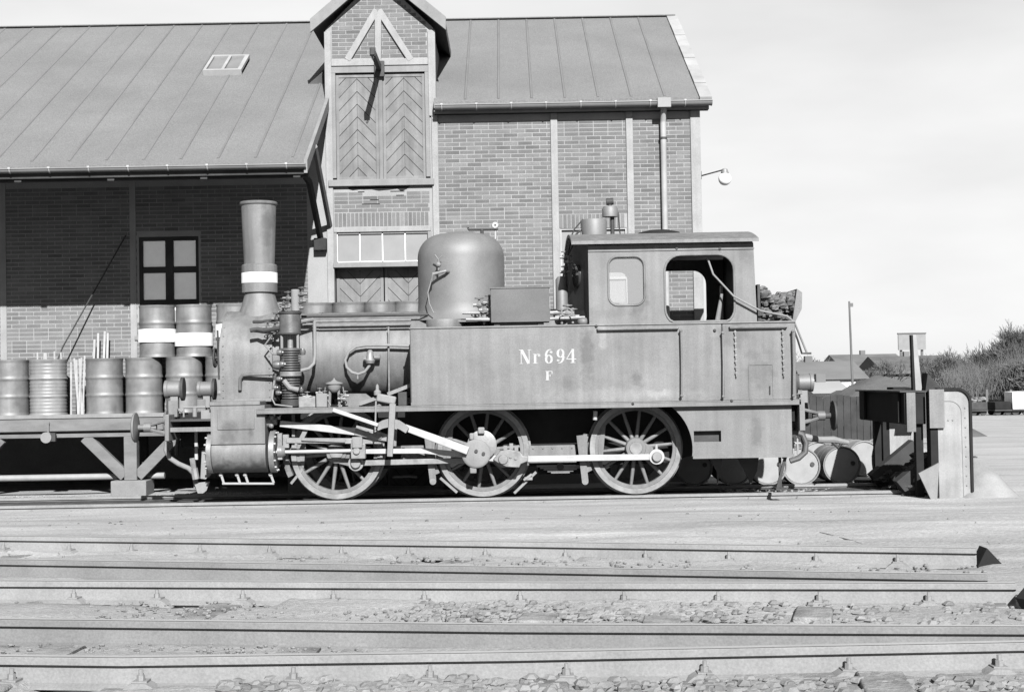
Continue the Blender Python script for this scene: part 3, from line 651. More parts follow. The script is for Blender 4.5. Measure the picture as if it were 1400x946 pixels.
# ================================================================== DRUMS
def drum_mesh(r, h, ribs, corr=False):
    pr = [(.02, .03), (r-.03, .03), (r-.02, 0), (r, 0), (r, .02)]
    N = 44
    for i in range(1, N):
        z = .02+(h-.04)*i/N; e = 0
        for c in ribs: e += .016*math.exp(-((z-c)/.016)**2)
        if corr: e += .005*sin(z*2*pi/.055)
        pr.append((r-.008+e, z))
    pr += [(r, h-.02), (r, h), (r-.02, h), (r-.03, h-.025), (.02, h-.025)]
    return M().lathe(pr, (0, 0, 0), 'z', 36)
dm = drum_mesh(.292, .88, (.3, .58)); dmesh = dm.mesh('drum_body', 'drum', smooth=50); dmesh2 = drum_mesh(.292, .88, (.3, .58), True).mesh('drum_body', 'drum2', smooth=50); dmesh3 = drum_mesh(.285, .82, (.27, .54)).mesh('drum_body', 'drum', smooth=50)
lid = M().lathe([(.001, .0), (.26, .0), (.262, .006), (.001, .008)], (0, 0, 0), 'z', 28).mesh('drum_lid', 'head'); bung = M().cyl((0, 0, 0), (0, 0, .02), .035, n=12).mesh('bung', 'soot')
band = M().lathe([(.287, 0), (.302, 0), (.302, .205), (.287, .205)], (0, 0, 0), 'z', 36).mesh('white_band', 'white')
def drum(loc, label, me=dmesh, h=.88, rot=(0, 0, 0), group=None, wb=None, lidm=True, rz_=None):
    o = thing('oil_drum', label, 'drum', loc, group); o.rotation_euler = rot
    inst(me, 'drum_body', o)
    if lidm:
        l = inst(lid, 'drum_lid', o, (0, 0, h-.026)); inst(bung, 'bung', l, (.17, .03, .006))
    if wb is not None: inst(band, 'white_band', o, (0, 0, wb))
    return o
YD = 2.12
def dx(px, Y=YD): return P(px, 520, Y).x
G1 = 'oil drums standing on the platform edge'
drum((dx(14), YD, DZ), 'dark oil drum on the platform beside the pale ridged drum', rot=(0, 0, .5), group=G1)
drum((dx(66), YD, DZ), 'pale finely ridged drum on the platform holding upright staves', dmesh2, rot=(0, 0, 1), group=G1, lidm=False)
drum((dx(143), YD, DZ), 'steel oil drum on the platform beside the loose upright staves', rot=(0, 0, 2), group=G1)
drum((dx(197), YD, DZ), 'dented looking steel drum on the platform below the white banded drum', rot=(0, 0, 3.1), group=G1)
drum((dx(252), YD, DZ), 'steel drum on the platform behind the locomotive front lamps', rot=(0, 0, 4), group=G1)
drum((dx(306), YD, DZ), 'steel drum on the platform hidden behind the smokebox', rot=(0, 0, 4.4), group=G1)
YU = 2.26; G2 = 'white banded drums stacked on other drums'
drum((P(217, 450, YU).x, YU-.1, DZ+.882), 'white banded drum stacked on two drums, taller of the pair', dmesh3, .82, (0, 0, 1.2), G2, .24)
drum((P(267, 450, YU).x, YU-.1, DZ+.882), 'white banded drum stacked nearest the chimney of the locomotive', dmesh3, .78, (0, .0, .2), G2, .17)
drum((P(322, 450, YU).x, YU-.1, DZ+.882), 'white banded drum stacked behind the smokebox', dmesh3, .78, (0, 0, .9), G2, .3)
# row of drums behind, in front of the lower door (tops show above the boiler)
for i, px in enumerate((432, 478, 520, 562)):
    drum((P(px, 430, 2.25).x, 2.25, DZ+.88 if False else DZ), 'lower drum on the platform, hidden behind the boiler', rot=(0, 0, i), group='drums below the loading door')
    drum((P(px, 430, 2.25).x, 2.25, DZ+.882), ('upper drum before the loading door, next to the air pump', 'upper drum before the loading door, second from the air pump', 'upper drum before the loading door, second from the dome', 'upper drum before the loading door, next to the dome')[i], dmesh3, .8, (0, 0, i*1.3), 'upper drums before the loading door')
# platform continues under them
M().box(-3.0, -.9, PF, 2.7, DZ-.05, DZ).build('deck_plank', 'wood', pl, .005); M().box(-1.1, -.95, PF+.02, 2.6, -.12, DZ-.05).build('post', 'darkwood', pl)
# staves
for i in range(6):
    x = dx(97+3.6*i, 2.0); x2 = dx(100+2.6*i+random.uniform(-4, 6), 2.0); h = random.uniform(.82, .95)
    b = M().tube([(x2, 2.0+.02*(i % 2), DZ), (x, 2.02+.03*(i % 2), DZ+h)], .016, 6)
    tag(b.build('wooden_stave', 'stave', origin=(x, 2.0, DZ)), 'pale round stave leaning between two drums on the platform', 'stave', 'staves leaning between the drums')
for x0, x1, h in ((124, 129, 1.2), (131, 134, 1.3), (138, 143, 1.33), (143, 147, 1.3)):
    b = M(); b.bar((dx(x0, 2.5), DZ), (dx(x1, 2.5), DZ+h), .035, 2.49+.0004*x0, 2.515+.0004*x0)
    tag(b.build('wooden_board', 'stave', origin=(dx(x0, 2.5), 2.5, DZ)), 'pale narrow board standing behind the drums against the wall', 'board', 'boards standing behind the drums')
for x in (52, 57, 63, 74, 87):
    b = M().tube([(dx(x, YD), YD+random.uniform(-.1, .1), DZ+.03), (dx(x+random.uniform(-3, 3)), YD+random.uniform(-.1, .1), DZ+.88+random.uniform(.06, .14))], .014, 6)
    tag(b.build('wooden_stave', 'stave', origin=(dx(x), YD, DZ)), 'pale stave sticking out of the ridged drum', 'stave', 'staves inside the ridged drum')
p0 = P(86, 474, 2.35); p1 = P(172, 322, 2.68); tag(M().tube([(p0.x-.42, 2.3, DZ+.02), p0, p1], .013, 6).build('leaning_rod', 'soot', origin=(p0.x, 2.35, DZ)), 'thin dark rod leaning against the shed wall behind the drums', 'rod')

# ================================================================== LOCOMOTIVE
LO = thing('steam_locomotive', 'grimy six-wheeled steam tank locomotive with tall chimney, Nr 694 on its tank', 'locomotive', (-.3, 0, 0))
AXX = (-2.455, -.425, 1.69); AZ = .655; WR_ = .64
# frame
for s in (-1, 1):
    f = [(-4.66, 1.22), (3.86, 1.22), (3.86, .72), (2.6, .55), (2.05, .42), (-2.2, .42), (-2.9, .62), (-4.66, .78)]
    M().prism(f, 'y', s*.60, s*.63).build('frame_plate', 'black', LO)  # near-black colour paints in the shade behind the running board
M().box(-4.0, 3.6, -.58, .58, .95, 1.0).build('frame_stretcher', 'black', LO)
M().box(.35, 1.35, -.58, .58, .3, .95).build('ash_pan', 'black', LO)
# wheels
def make_wheel(cw):
    root = M().lathe([(WR_-.075, -.055), (WR_-.005, -.055), (WR_, -.045), (WR_, .06), (WR_+.028, .075), (WR_+.028, .095), (WR_-.075, .095)], (0, 0, 0), 'y', 56).build('wheel', 'greysteel', smooth=40)
    o = [(M().lathe([(WR_-.125, -.04), (WR_-.077, -.04), (WR_-.077, .08), (WR_-.125, .08)], (0, 0, 0), 'y', 48).build('wheel_rim', 'loco', smooth=40))]
    o.append(M().lathe([(.03, -.11), (.135, -.11), (.145, -.095), (.15, .09), (.03, .09)], (0, 0, 0), 'y', 32).build('hub', 'loco'))
    o.append(M().lathe([(.001, -.125), (.085, -.125), (.09, -.115), (.09, -.1), (.001, -.1)], (0, 0, 0), 'y', 24).build('axle_end', 'greysteel'))
    sp = M().cyl((.13, 0, 0), (WR_-.11, 0, 0), .030, .022, 10).mesh('spoke', 'loco')
    for k in range(14): q = inst(sp, 'spoke', root, (0, 0, 0), (0, -2*pi*(k+.2)/14, 0)); 
    if cw:
        a = radians(174); pts = [((WR_-.12)*cos(a+t), (WR_-.12)*sin(a+t)) for t in [-.56+1.12*i/10 for i in range(11)]]
        o.append(M().prism(pts, 'y', -.05, .05).build('counterweight', 'loco'))
    a = radians(-23.5); bx = M().bar((0, 0, 0), (.3*cos(a), 0, .3*sin(a)), .26, -.10, .06, .17); bx.cyl((.3*cos(a), -.1, .3*sin(a)), (.3*cos(a), .06, .3*sin(a)), .095, n=20); o.append(bx.build('crank_boss', 'loco'))
    for q in o: q.parent = root
    return root
wp = make_wheel(True)
for i, x in enumerate(AXX):
    w_ = wp if i == 0 else copy_tree(wp)
    w_.parent = LO; w_.location = Vector((x, -.77, AZ))-ORG[LO.name]
for x in AXX:
    w_ = copy_tree(wp); w_.parent = LO; w_.location = Vector((x, .77, AZ))-ORG[LO.name]; w_.rotation_euler = (0, 0, pi)
    M().cyl((x, -.72, AZ), (x, .72, AZ), .085, n=16).build('axle', 'soot', LO)
PIN = [P(487, 633, -.95), P(688, 627, -.95), P(897.5, 624, -.95)]
# running boards and tank sides
YT = -1.42; RT = 1.30; RB = 1.225
for s in (-1, 1):
    a, c = sorted((s*1.43, s*.9))
    M().box(-3.46, 3.885, a, c, RT-.018, RT).build('running_board', 'loco', LO, .003)
    a, c = sorted((s*1.43, s*1.40)); M().box(-3.46, 3.885, a, c, RB, RT-.019).build('footplate_valance', 'tank', LO, .004)
    a, c = sorted((s*1.42, s*.70)); M().box(-1.38, 2.835, a, c, RT+.002, 2.35).build('side_tank', 'tank', LO, .02)
    yy = s*1.422
    M().tube([(-1.385, yy, 2.345), (3.83, yy, 2.345)], .014, 8).build('tank_beading', 'tank', LO)
    M().box(-1.375, 3.82, min(yy, yy-s*.01), max(yy, yy-s*.01)+.002, RT+.004, RT+.045).build('tank_foot_strip', 'tank', LO)
bunk = M().box(2.84, 3.83, -1.418, 1.418, RT+.002, 2.35).build('coal_bunker', 'tank', LO, .02)
# hatch outline on the bunker, seam
hx0, hx1, hz0, hz1 = P(1024, 545, YT).x, P(1058, 545, YT).x, P(1040, 545, YT).z, P(1040, 499, YT).z
for q in ((hx0, hx1, hz1, hz1+.012), (hx0, hx0+.012, hz0, hz1), (hx1-.012, hx1, hz0, hz1)): M().box(q[0], q[1], YT-.006, YT, q[2], q[3]).build('hatch_frame', 'tank', bunk)
M().box(hx1-.06, hx1-.045, YT-.02, YT, hz0+.06, hz0+.17).build('hatch_handle', 'soot', bunk)
def handrail(px, y0, y1, Y=YT):
    a, c = P(px, y0, Y-.07), P(px+1, y1, Y-.07); b = M().tube([(a.x, Y, a.z), (a.x, Y-.07, a.z), (a.x+.002, Y-.07, (a.z+c.z)/2), (c.x, Y-.07, c.z), (c.x, Y, c.z)], .013, 8); b.ball((a.x, Y-.07, a.z), .022, 8); b.ball((c.x, Y-.07, c.z), .022, 8); b.build('handrail', 'loco', LO)
handrail(931, 452, 541); handrail(988, 455, 542); handrail(1084, 453, 541)
def hrail(x0, x1, y, Y=YT):
    a, c = P(x0, y, Y-.05), P(x1, y-(x1-x0)*.0175, Y-.05); b = M().tube([(a.x, Y, a.z), (a.x, Y-.05, a.z), (c.x, Y-.05, a.z), (c.x, Y, a.z)], .015, 8); b.build('handrail', 'tank', LO)
hrail(817, 927, 450.5); hrail(998, 1076, 448)
for px, y0, y1 in ((1005, 452, 516), (1070, 451, 516)):
    a, c = P(px, y0, YT-.03), P(px+2, y1, YT-.03); b = M(); n = 16
    for i in range(n):
        z = a.z+(c.z-a.z)*(i+.5)/n; b.ball((a.x+(c.x-a.x)*i/n, YT-.03, z), .02, 6, (.5 if i % 2 else .9, .6 if i % 2 else .4, 1.2))
    b.build('chain', 'timber', LO)
for px, py in ((977, 452), (865, 552), (1000, 548), (815, 446)): q = P(px, py, YT); M().ball((q.x, YT-.005, q.z), .022, 8).build('bolt_head', 'soot', LO)
# lettering Nr 694 / F : calligraphic strokes
def stroke(b, pts, thick, thin, y):
    N = len(pts); vs = []
    for i, p in enumerate(pts):
        a, c = pts[max(i-1, 0)], pts[min(i+1, N-1)]; d = Vector((c[0]-a[0], c[1]-a[1])).normalized(); w = sqrt((thick*d.y)**2+(thin*d.x)**2)/2; nn = Vector((-d.y, d.x))
        vs += [(p[0]+nn.x*w, y, p[1]+nn.y*w), (p[0]-nn.x*w, y, p[1]-nn.y*w)]
    b.add(vs, [(2*i, 2*i+1, 2*i+3, 2*i+2) for i in range(N-1)])
def ell(cx, cz, rx, rz_, a0, a1, n=20): return [(cx+rx*cos(a0+(a1-a0)*i/n), cz+rz_*sin(a0+(a1-a0)*i/n)) for i in range(n+1)]
def glyph(ch, x, z, h, y):
    b = M(); u = h
    def L(p, q, th, tn=.035): stroke(b, [(x+p[0]*u, z+p[1]*u), (x+q[0]*u, z+q[1]*u)], th*u, tn*u, y+random.uniform(-.0006, .0006))
    def E(cx, cz, rx, rz_, a0, a1, th): stroke(b, ell(x+cx*u, z+cz*u, rx*u, rz_*u, a0, a1), th*u, .05*u, y+random.uniform(-.0006, .0006))
    def Sf(cx, cz, w=.3): stroke(b, [(x+(cx-w/2)*u, z+cz*u), (x+(cx+w/2)*u, z+cz*u)], .05*u, .05*u, y-.0008)
    if ch == 'N':
        L((.13, 0), (.13, 1), .06); L((.70, 0), (.70, 1), .06); stroke(b, [(x+.17*u, z+.98*u), (x+.66*u, z+.02*u)], .22*u, .1*u, y); Sf(.13, .02, .24); Sf(.1, .98, .24); Sf(.72, .98, .24)
    if ch == 'r':
        L((.13, 0), (.13, .68), .17); Sf(.13, .02, .34); Sf(.08, .67, .2); E(.36, .42, .22, .25, pi, pi*.3, .06); E(.42, .57, .05, .05, 0, 2*pi, .1)
    if ch == '6':
        E(.33, .3, .2, .28, 0, 2*pi, .17); E(.43, .5, .31, .48, pi, pi*.42, .15); E(.5, .8, .05, .05, 0, 2*pi, .1)
    if ch == '9':
        E(.33, .7, .2, .28, 0, 2*pi, .17); E(.23, .5, .31, .48, 0, -pi*.58, .15); E(.16, .2, .05, .05, 0, 2*pi, .1)
    if ch == '4':
        L((.48, 0), (.48, 1), .18); stroke(b, [(x+.46*u, z+.98*u), (x+.04*u, z+.3*u)], .07*u, .05*u, y); stroke(b, [(x+.02*u, z+.28*u), (x+.72*u, z+.28*u)], .07*u, .07*u, y-.0008); Sf(.48, .02, .36)
    if ch == 'F':
        L((.2, 0), (.2, 1), .26); Sf(.2, .03, .44); stroke(b, [(x, z+.97*u), (x+.72*u, z+.97*u)], .07*u, .07*u, y-.0008); L((.7, .97), (.7, .66), .09); stroke(b, [(x+.2*u, z+.52*u), (x+.5*u, z+.52*u)], .07*u, .07*u, y-.0008); L((.5, .66), (.5, .38), .07)
    return b
lt = M(); q0 = P(710, 497.5, YT); H = .19
for ch, px in (('N', 710), ('r', 729), ('6', 744), ('9', 760), ('4', 774)):
    g_ = glyph(ch, P(px, 490, YT).x, q0.z, H, YT-.004); lt.add(g_.v, g_.f)
tag(lt.build('number_lettering', 'letter', LO, smooth=0), 'worn white lettering Nr 694 on the tank side')
q1 = P(746, 520, YT); g_ = glyph('F', q1.x, q1.z, .125, YT-.004); tag(g_.build('class_letter', 'letter', LO, smooth=0), 'small worn white letter F below the number')
# cab
CX0, CX1 = 1.05, 3.295; CZ0, CZ1 = 2.34, 3.42
def hole(x0, y0, x1, y1, r): a = P(x0, y0, YT); c = P(x1, y1, YT); return rrect(a.x, c.x, c.z, a.z, r)
w1 = hole(831, 351, 882, 417, .13); w2 = hole(908, 349, 1005, 443, .22)
w2 = [(x, max(z, CZ0+.03)) for x, z in w2]
for s in (-1, 1):
    Y = YT+.002 if s < 0 else -YT-.022
    sd = plate([(CX0, CZ0), (CX1+.02, CZ0), (CX1-.01, CZ1), (CX0, CZ1)], [w1, w2], Y, .02, 'cab_side', 'tank', LO)
    for hw in (w1, w2):
        loop = [(x, Y+(.0 if s < 0 else .02), z) for x, z in hw]; M().tube(loop+[loop[0], loop[1]], .016, 8).build('window_beading', 'tank', sd)
    xs_ = [p[0] for p in w1]; zs_ = [p[1] for p in w1]
M().box(min(p[0] for p in w1)-.02, max(p[0] for p in w1)+.02, YT+.025, YT+.032, min(p[1] for p in w1)-.02, max(p[1] for p in w1)+.02).build('window_pane', 'pane', LO, smooth=0)
# roof
def roofarc(off, hw, n=14, z0=3.43, rise=.21): return [(hw*(-1+2*i/n), z0+off+rise*(1-(-1+2*i/n)**2)) for i in range(n+1)]
M().prism(roofarc(.045, 1.53)+roofarc(0, 1.53)[::-1], 'x', P(781, 330, -1.5).x, P(1037, 330, -1.5).x).build('cab_roof', 'loco', LO)
M().box(CX0, CX1, YT-.012, YT+.0, 3.335, 3.355).build('rain_strip', 'tank', LO)
for px in (925, 984): q = P(px, 340, YT); M().cyl((q.x, YT-.02, q.z), (q.x, YT, q.z), .018, n=8).build('bolt_head', 'soot', LO)
M().prism(roofarc(0, 1.4)+[(1.4, CZ0), (-1.4, CZ0)], 'x', CX1-.03, CX1-.012).build('cab_back', 'soot', LO)
# cab front plates, angled in plan towards the boiler, angle and dark colour giving a shaded face
for s in (-1, 1):
    A_, B_ = (CX0+.005, s*1.40), (.69, s*.1); b = M()
    b.add([(A_[0], A_[1], CZ0), (B_[0]-.03, B_[1], CZ0), (B_[0]+.14, B_[1], 3.62), (A_[0], A_[1], 3.45), (A_[0]+.03, A_[1], CZ0), (B_[0], B_[1], CZ0), (B_[0]+.17, B_[1], 3.62), (A_[0]+.03, A_[1], 3.45)], [(0, 1, 2, 3), (7, 6, 5, 4), (0, 4, 5, 1), (1, 5, 6, 2), (2, 6, 7, 3), (3, 7, 4, 0)])
    fp = b.build('cab_front', 'soot', LO)
    c = Vector((.93, s*.85, 3.05)); d = Vector((-.97, s*.22, -.06)).normalized(); M().cyl(c-d*.01, c+d*.035, .17, n=24).build('spectacle_window', 'glass', fp)
# inside: backhead and a few fittings
b = M(); b.lathe([(.02, 0), (.66, 0), (.66, .1), (.02, .1)], (1.45, 0, 2.05), 'x', 32); b.build('boiler_backhead', 'soot', LO)
M().tube([P(967, 352, -1.3), P(975, 375, -1.36), P(1003, 405, -1.5), P(1040, 425, -1.5), P(1075, 432, -1.45), P(1086, 440, -1.4), P(1092, 455, -1.35), P(1103, 482, -1.3)], .014, 8).build('rope', 'timber', LO)
M().box(CX1-.35, CX1-.32, -.6, -.5, 2.35, 2.9).build('brake_column', 'zinc', LO); M().cyl((CX1-.5, -1.2, 2.3), (CX1-.42, -1.2, 2.75), .04, .02, 10).build('lever', 'timber', LO)
# bunker top boards
M().box(3.335, 3.37, -1.38, 1.38, 2.35, 2.86).build('bunker_board', 'soot', LO)
b = M(); a = P(1089, 404, -1.3); b.prism([(3.80, 2.35), (3.84, 2.35), (3.93, 2.52), (3.94, 2.74), (3.87, 2.79)], 'y', -1.38, 1.38); b.build('bunker_end', 'loco', LO)
# boiler, smokebox
BZ = 2.02; BR = .62
bo = M().lathe([(.1, -3.5), (BR, -3.5), (BR, 1.2), (.1, 1.2)], (0, 0, BZ), 'x', 64).build('boiler', 'loco', LO)
for px in (434, 531): x = P(px, 480, -.5).x; M().lathe([(BR-.01, -.025), (BR+.008, -.025), (BR+.008, .025), (BR-.01, .025)], (x, 0, BZ), 'x', 64).build('boiler_band', 'loco', bo)
SR = .665; prof = [(SR*cos(pi*i/28), BZ+SR*sin(pi*i/28)) for i in range(29)]+[(-SR, 1.38), (SR, 1.38)]
SX0, SX1 = -4.09, -3.36
sb = M().prism(prof, 'x', SX0, SX1).build('smokebox', 'loco', LO)
b = M()
for t in range(15):
    an = pi*t/14
    for x in (SX0+.04, SX1-.04): b.ball((x, SR*cos(an), BZ+SR*sin(an)), .013, 6)
for x in (SX0+.04, SX1-.04):
    for k in range(6): b.ball((x, -SR, 1.45+k*.1), .013, 6)
tag(b.build('rivets', 'loco', sb), None, kind='stuff')
sdoor = M().lathe([(.02, -.10), (.15, -.095), (.35, -.06), (.5, -.02), (.52, 0), (.02, 0)], (SX0, 0, BZ), 'x', 48).build('smokebox_door', 'loco', LO)
b = M(); hwx = SX0-.2; hr = .13
b.tube([(hwx, hr*cos(2*pi*i/20), BZ+hr*sin(2*pi*i/20)) for i in range(22)], .016, 6)
for k in range(4): b.tube([(hwx, 0, BZ), (hwx, hr*cos(k*pi/2+.4), BZ+hr*sin(k*pi/2+.4))], .011, 6)
b.cyl((hwx-.04, 0, BZ), (SX0-.08, 0, BZ), .025, n=10); b.build('door_handwheel', 'soot', sdoor)
M().lathe([(.54, -.03), (.57, -.03), (.57, 0), (.54, 0)], (SX0, 0, BZ), 'x', 48).build('door_ring', 'loco', sdoor)
M().tube([(SX0-.05, -.5, 1.7), (SX0-.06, -.5, 2.4)], .014).build('door_handrail', 'soot', sdoor)
M().box(SX0-.02, SX1+.02, -.9, .9, 1.385, 1.43).build('smokebox_foot', 'loco', LO, .008)
# chimney
CXm = -3.632
ch = M().lathe([(.36, -.42), (.345, -.37), (.30, -.28), (.255, -.17), (.228, -.06), (.217, .0), (.14, .0)], (CXm, 0, 2.945), 'z', 48).build('chimney', 'loco', LO, smooth=60)
M().lathe([(.20, 0), (.254, 0), (.256, .39), (.236, .405), (.2, .405)], (CXm, 0, 2.95), 'z', 48).build('chimney_collar', 'loco', ch)
M().lathe([(.18, 0), (.219, 0), (.252, .86), (.262, .865), (.272, .88), (.272, .905), (.255, .915), (.225, .90), (.19, .2)], (CXm, 0, 3.345), 'z', 48).build('chimney_barrel', 'loco', ch)
tag(M().lathe([(.25, 0), (.259, 0), (.2595, .148), (.25, .148)], (CXm, 0, 3.085), 'z', 48).build('white_band', 'white', ch), 'white painted band round the chimney')
# dome
DXm = -.717; pr = [(.72, -.17), (.66, -.10), (.632, -.02), (.624, .08), (.624, .3), (.624, .74)]
for i in range(1, 13): t = pi/2*i/12; pr.append((.624-.34*(1-cos(t)), .74+.34*sin(t)))
pr += [(.2, 1.105), (.01, 1.115)]
dome = M().lathe(pr, (DXm, 0, 2.66), 'z', 64).build('dome', 'dome', LO, smooth=50)
b = M(); q = P(600, 372, -.62); b.tube([(q.x-.1, -.66, q.z-.12), (q.x-.08, -.68, q.z-.03), (q.x+.1, -.68, q.z+.01), (q.x+.14, -.6, q.z+.0)], .022, 8); b.tube([(q.x, -.68, q.z+.02), (q.x, -.69, q.z+.17)], .014); b.ball((q.x, -.69, q.z+.1), .04, 8); b.tube([(q.x-.05, -.69, q.z+.24), (q.x, -.69, q.z+.17), (q.x+.05, -.69, q.z+.22)], .01); b.build('dome_valve', 'greysteel', dome)
M().tube([P(590, 382, -.67), P(585, 400, -.67), P(587, 415, -.68), P(593, 428, -.70)], .008, 6).build('dome_drain', 'timber', dome)
b = M(); a, c = P(640, 314, 0), P(681, 316, 0); b.tube([(a.x, 0, a.z+.03), (a.x, 0, a.z), (c.x, 0, a.z)], .018); b.cyl((a.x+.2, 0, a.z-.1), (a.x+.2, 0, a.z), .025); b.build('safety_lever', 'soot', dome)
q = P(677, 308, 0); b = M(); b.cyl((q.x, -.02, q.z), (q.x, .04, q.z), .045, n=20); b.cyl((q.x, .02, q.z), (q.x, .02, q.z-.2), .015); b.build('lever_weight', 'flash', dome); M().cyl((q.x, -.026, q.z), (q.x, -.02, q.z), .012).build('weight_pin', 'black', dome)
b = M(); q = P(608, 437, -.75); b.lathe([(.02, 0), (.25, 0), (.26, .1), (.25, .13), (.02, .14)], (q.x, -.78, 2.35), 'z', 36); b.build('water_filler', 'loco', LO)
M().box(-1.0, .35, -.95, -.72, 2.44, 2.465).build('filler_shelf', 'tank', LO)
# toolbox
tb = M().box(-.28, .518, -1.25, -.85, 2.41, 2.87).build('tool_box', 'toolbox', LO, .006); M().box(-.29, .528, -1.26, -.84, 2.872, 2.89).build('box_lid', 'toolbox', tb); 
for x in (-.2, .4): M().box(x-.04, x+.04, -1.2, -.9, 2.35, 2.41).build('box_foot', 'soot', tb)
# pipes and valves around the dome base and by the cab
def valve(px, py, Y, r=.06, m='greysteel', n='valve'):
    q = P(px, py, Y); b = M(); b.ball(q, r*.8, 8); b.tube([(q.x, Y, q.z-r*1.5), (q.x, Y, q.z+r*2)], r*.3, 8); b.tube([(q.x-r*1.5, Y, q.z), (q.x+r*1.5, Y, q.z)], r*.45, 8)
    b.tube([(q.x+r*cos(2*pi*i/12), Y+r*sin(2*pi*i/12), q.z+r*1.7) for i in range(14)], r*.16, 6); return b.build(n, m, LO)
for px, py in ((655, 417), (663, 424), (669, 414), (662, 436)): valve(px, py, -1.0, .055)
for px, py in ((776, 428), (768, 434), (783, 433)): valve(px, py, -1.1, .06)
q = P(775, 427, -1.3); M().tube([(q.x+.075*cos(2*pi*i/16), -1.3, q.z+.055*sin(2*pi*i/16)) for i in range(18)], .01, 6).build('handwheel', 'timber', LO)
M().tube([P(752, 428, -1.1), P(785, 426, -1.1)], .03, 8).build('injector_pipe', 'greysteel', LO); M().tube([P(752, 436, -1.15), P(800, 434, -1.15)], .022, 8).build('injector_pipe', 'greysteel', LO)
M().tube([P(632, 428, -1.0), P(672, 428, -1.0)], .02, 8).build('injector_pipe', 'greysteel', LO); M().tube([P(637, 437, -1.1), P(672, 437, -1.1)], .025, 8).build('injector_pipe', 'greysteel', LO)
M().ball(tuple(P(797, 440, -1.25)), .08, 12, (1, 1, .8)).build('filler_cap', 'loco', LO)
q = P(768, 402, -.55); M().lathe([(.02, -.35), (.085, -.35), (.085, .2), (.06, .24), (.02, .25)], (q.x, -.55, q.z), 'z', 20).build('regulator_pot', 'dome', LO)
M().tube([P(769, 384, -.55), P(772, 370, -.5), P(780, 330, -.5), P(790, 318, -.5), P(800, 312, -.5)], .014).build('steam_pipe', 'soot', LO); M().tube([P(774, 392, -.6), P(776, 350, -.6), P(790, 322, -.6)], .01).build('steam_pipe', 'soot', LO)
for px, py in ((777, 358), (772, 372), (772, 352)): valve(px, py, -.6, .045)
# turbo generator and whistle on the roof front
q = P(812, 313, -.5); tg = M().lathe([(.02, -.17), (.15, -.17), (.175, -.14), (.185, .1), (.17, .13), (.02, .14)], (q.x, -.5, q.z), 'z', 28).build('turbo_generator', 'dome', LO)
b = M(); b.box(q.x-.12, q.x+.02, -.6, -.4, q.z-.34, q.z-.17); b.cyl((q.x+.06, -.55, q.z-.34), (q.x+.06, -.55, q.z-.17), .03); b.build('generator_foot', 'soot', tg)
q = P(834, 292, -.45); w_ = M().lathe([(.02, -.05), (.11, -.05), (.115, .06), (.09, .1), (.02, .1)], (q.x, -.45, q.z), 'z', 24).build('whistle_bell', 'dome', LO)
b = M(); b.cyl((q.x, -.45, q.z+.1), (q.x, -.45, q.z+.17), .03); b.cyl((q.x-.05, -.45, q.z+.165), (q.x+.05, -.45, q.z+.17), .05); b.cyl((q.x+.03, -.45, q.z-.05), (q.x+.03, -.45, q.z-.45), .03); b.build('whistle_stem', 'soot', w_)
M().tube([P(845, 290, -.45), P(846, 302, -.45), P(847, 315, -.4), P(850, 330, -.4)], .009).build('steam_pipe', 'soot', LO); M().tube([P(797, 300, -.5), P(785, 314, -.5), P(780, 326, -.5)], .01).build('steam_pipe', 'soot', LO)
M().lathe([(.02, 0), (.32, .0), (.30, .03), (.15, .065), (.02, .075)], (P(901, 330, 0).x, 0, 3.685), 'z', 32).build('roof_vent', 'black', LO); M().cyl((P(901, 330, 0).x, 0, 3.55), (P(901, 330, 0).x, 0, 3.69), .26, n=24).build('vent_collar', 'loco', LO)
# boiler handrail pipes
for py in (440, 446): a, c = P(412, py, -.62), P(562, py-2.5, -.62); M().tube([a, c], .018, 8).build('boiler_handrail', 'loco', LO)
M().tube([P(412, 433, -.5), P(585, 430, -.5)], .02, 8).build('boiler_pipe', 'soot', LO)
M().tube([P(531, 447, -.67), P(531.5, 490, -.69), P(532, 541, -.66)], .013, 8).build('boiler_pipe', 'greysteel', LO)
# feed pipe loop with check valve
M().tube([P(*p, -.72) for p in ((562, 473), (530, 472), (500, 472), (487, 474), (477, 481), (472, 492), (474, 502), (481, 509), (490, 511.5), (499, 508), (505, 500), (507, 493))], .021, 10).build('feed_pipe', 'timber', LO)
q = P(506, 487, -.72); b = M(); b.lathe([(.02, -.1), (.06, -.1), (.075, -.06), (.05, -.02), (.045, .06), (.02, .09)], (q.x, -.72, q.z), 'z', 16); b.cyl((q.x+.06, -.72, q.z-.01), (q.x+.14, -.72, q.z-.01), .045, n=8); b.cyl((q.x-.09, -.72, q.z-.03), (q.x-.05, -.72, q.z-.03), .035, n=8); b.cyl((q.x, -.72, q.z-.02), (q.x, -.5, q.z-.02), .05); b.build('check_valve', 'greysteel', LO)
M().tube([P(489, 511, -.72), P(489, 518, -.72)], .012).build('drain_cock', 'timber', LO)
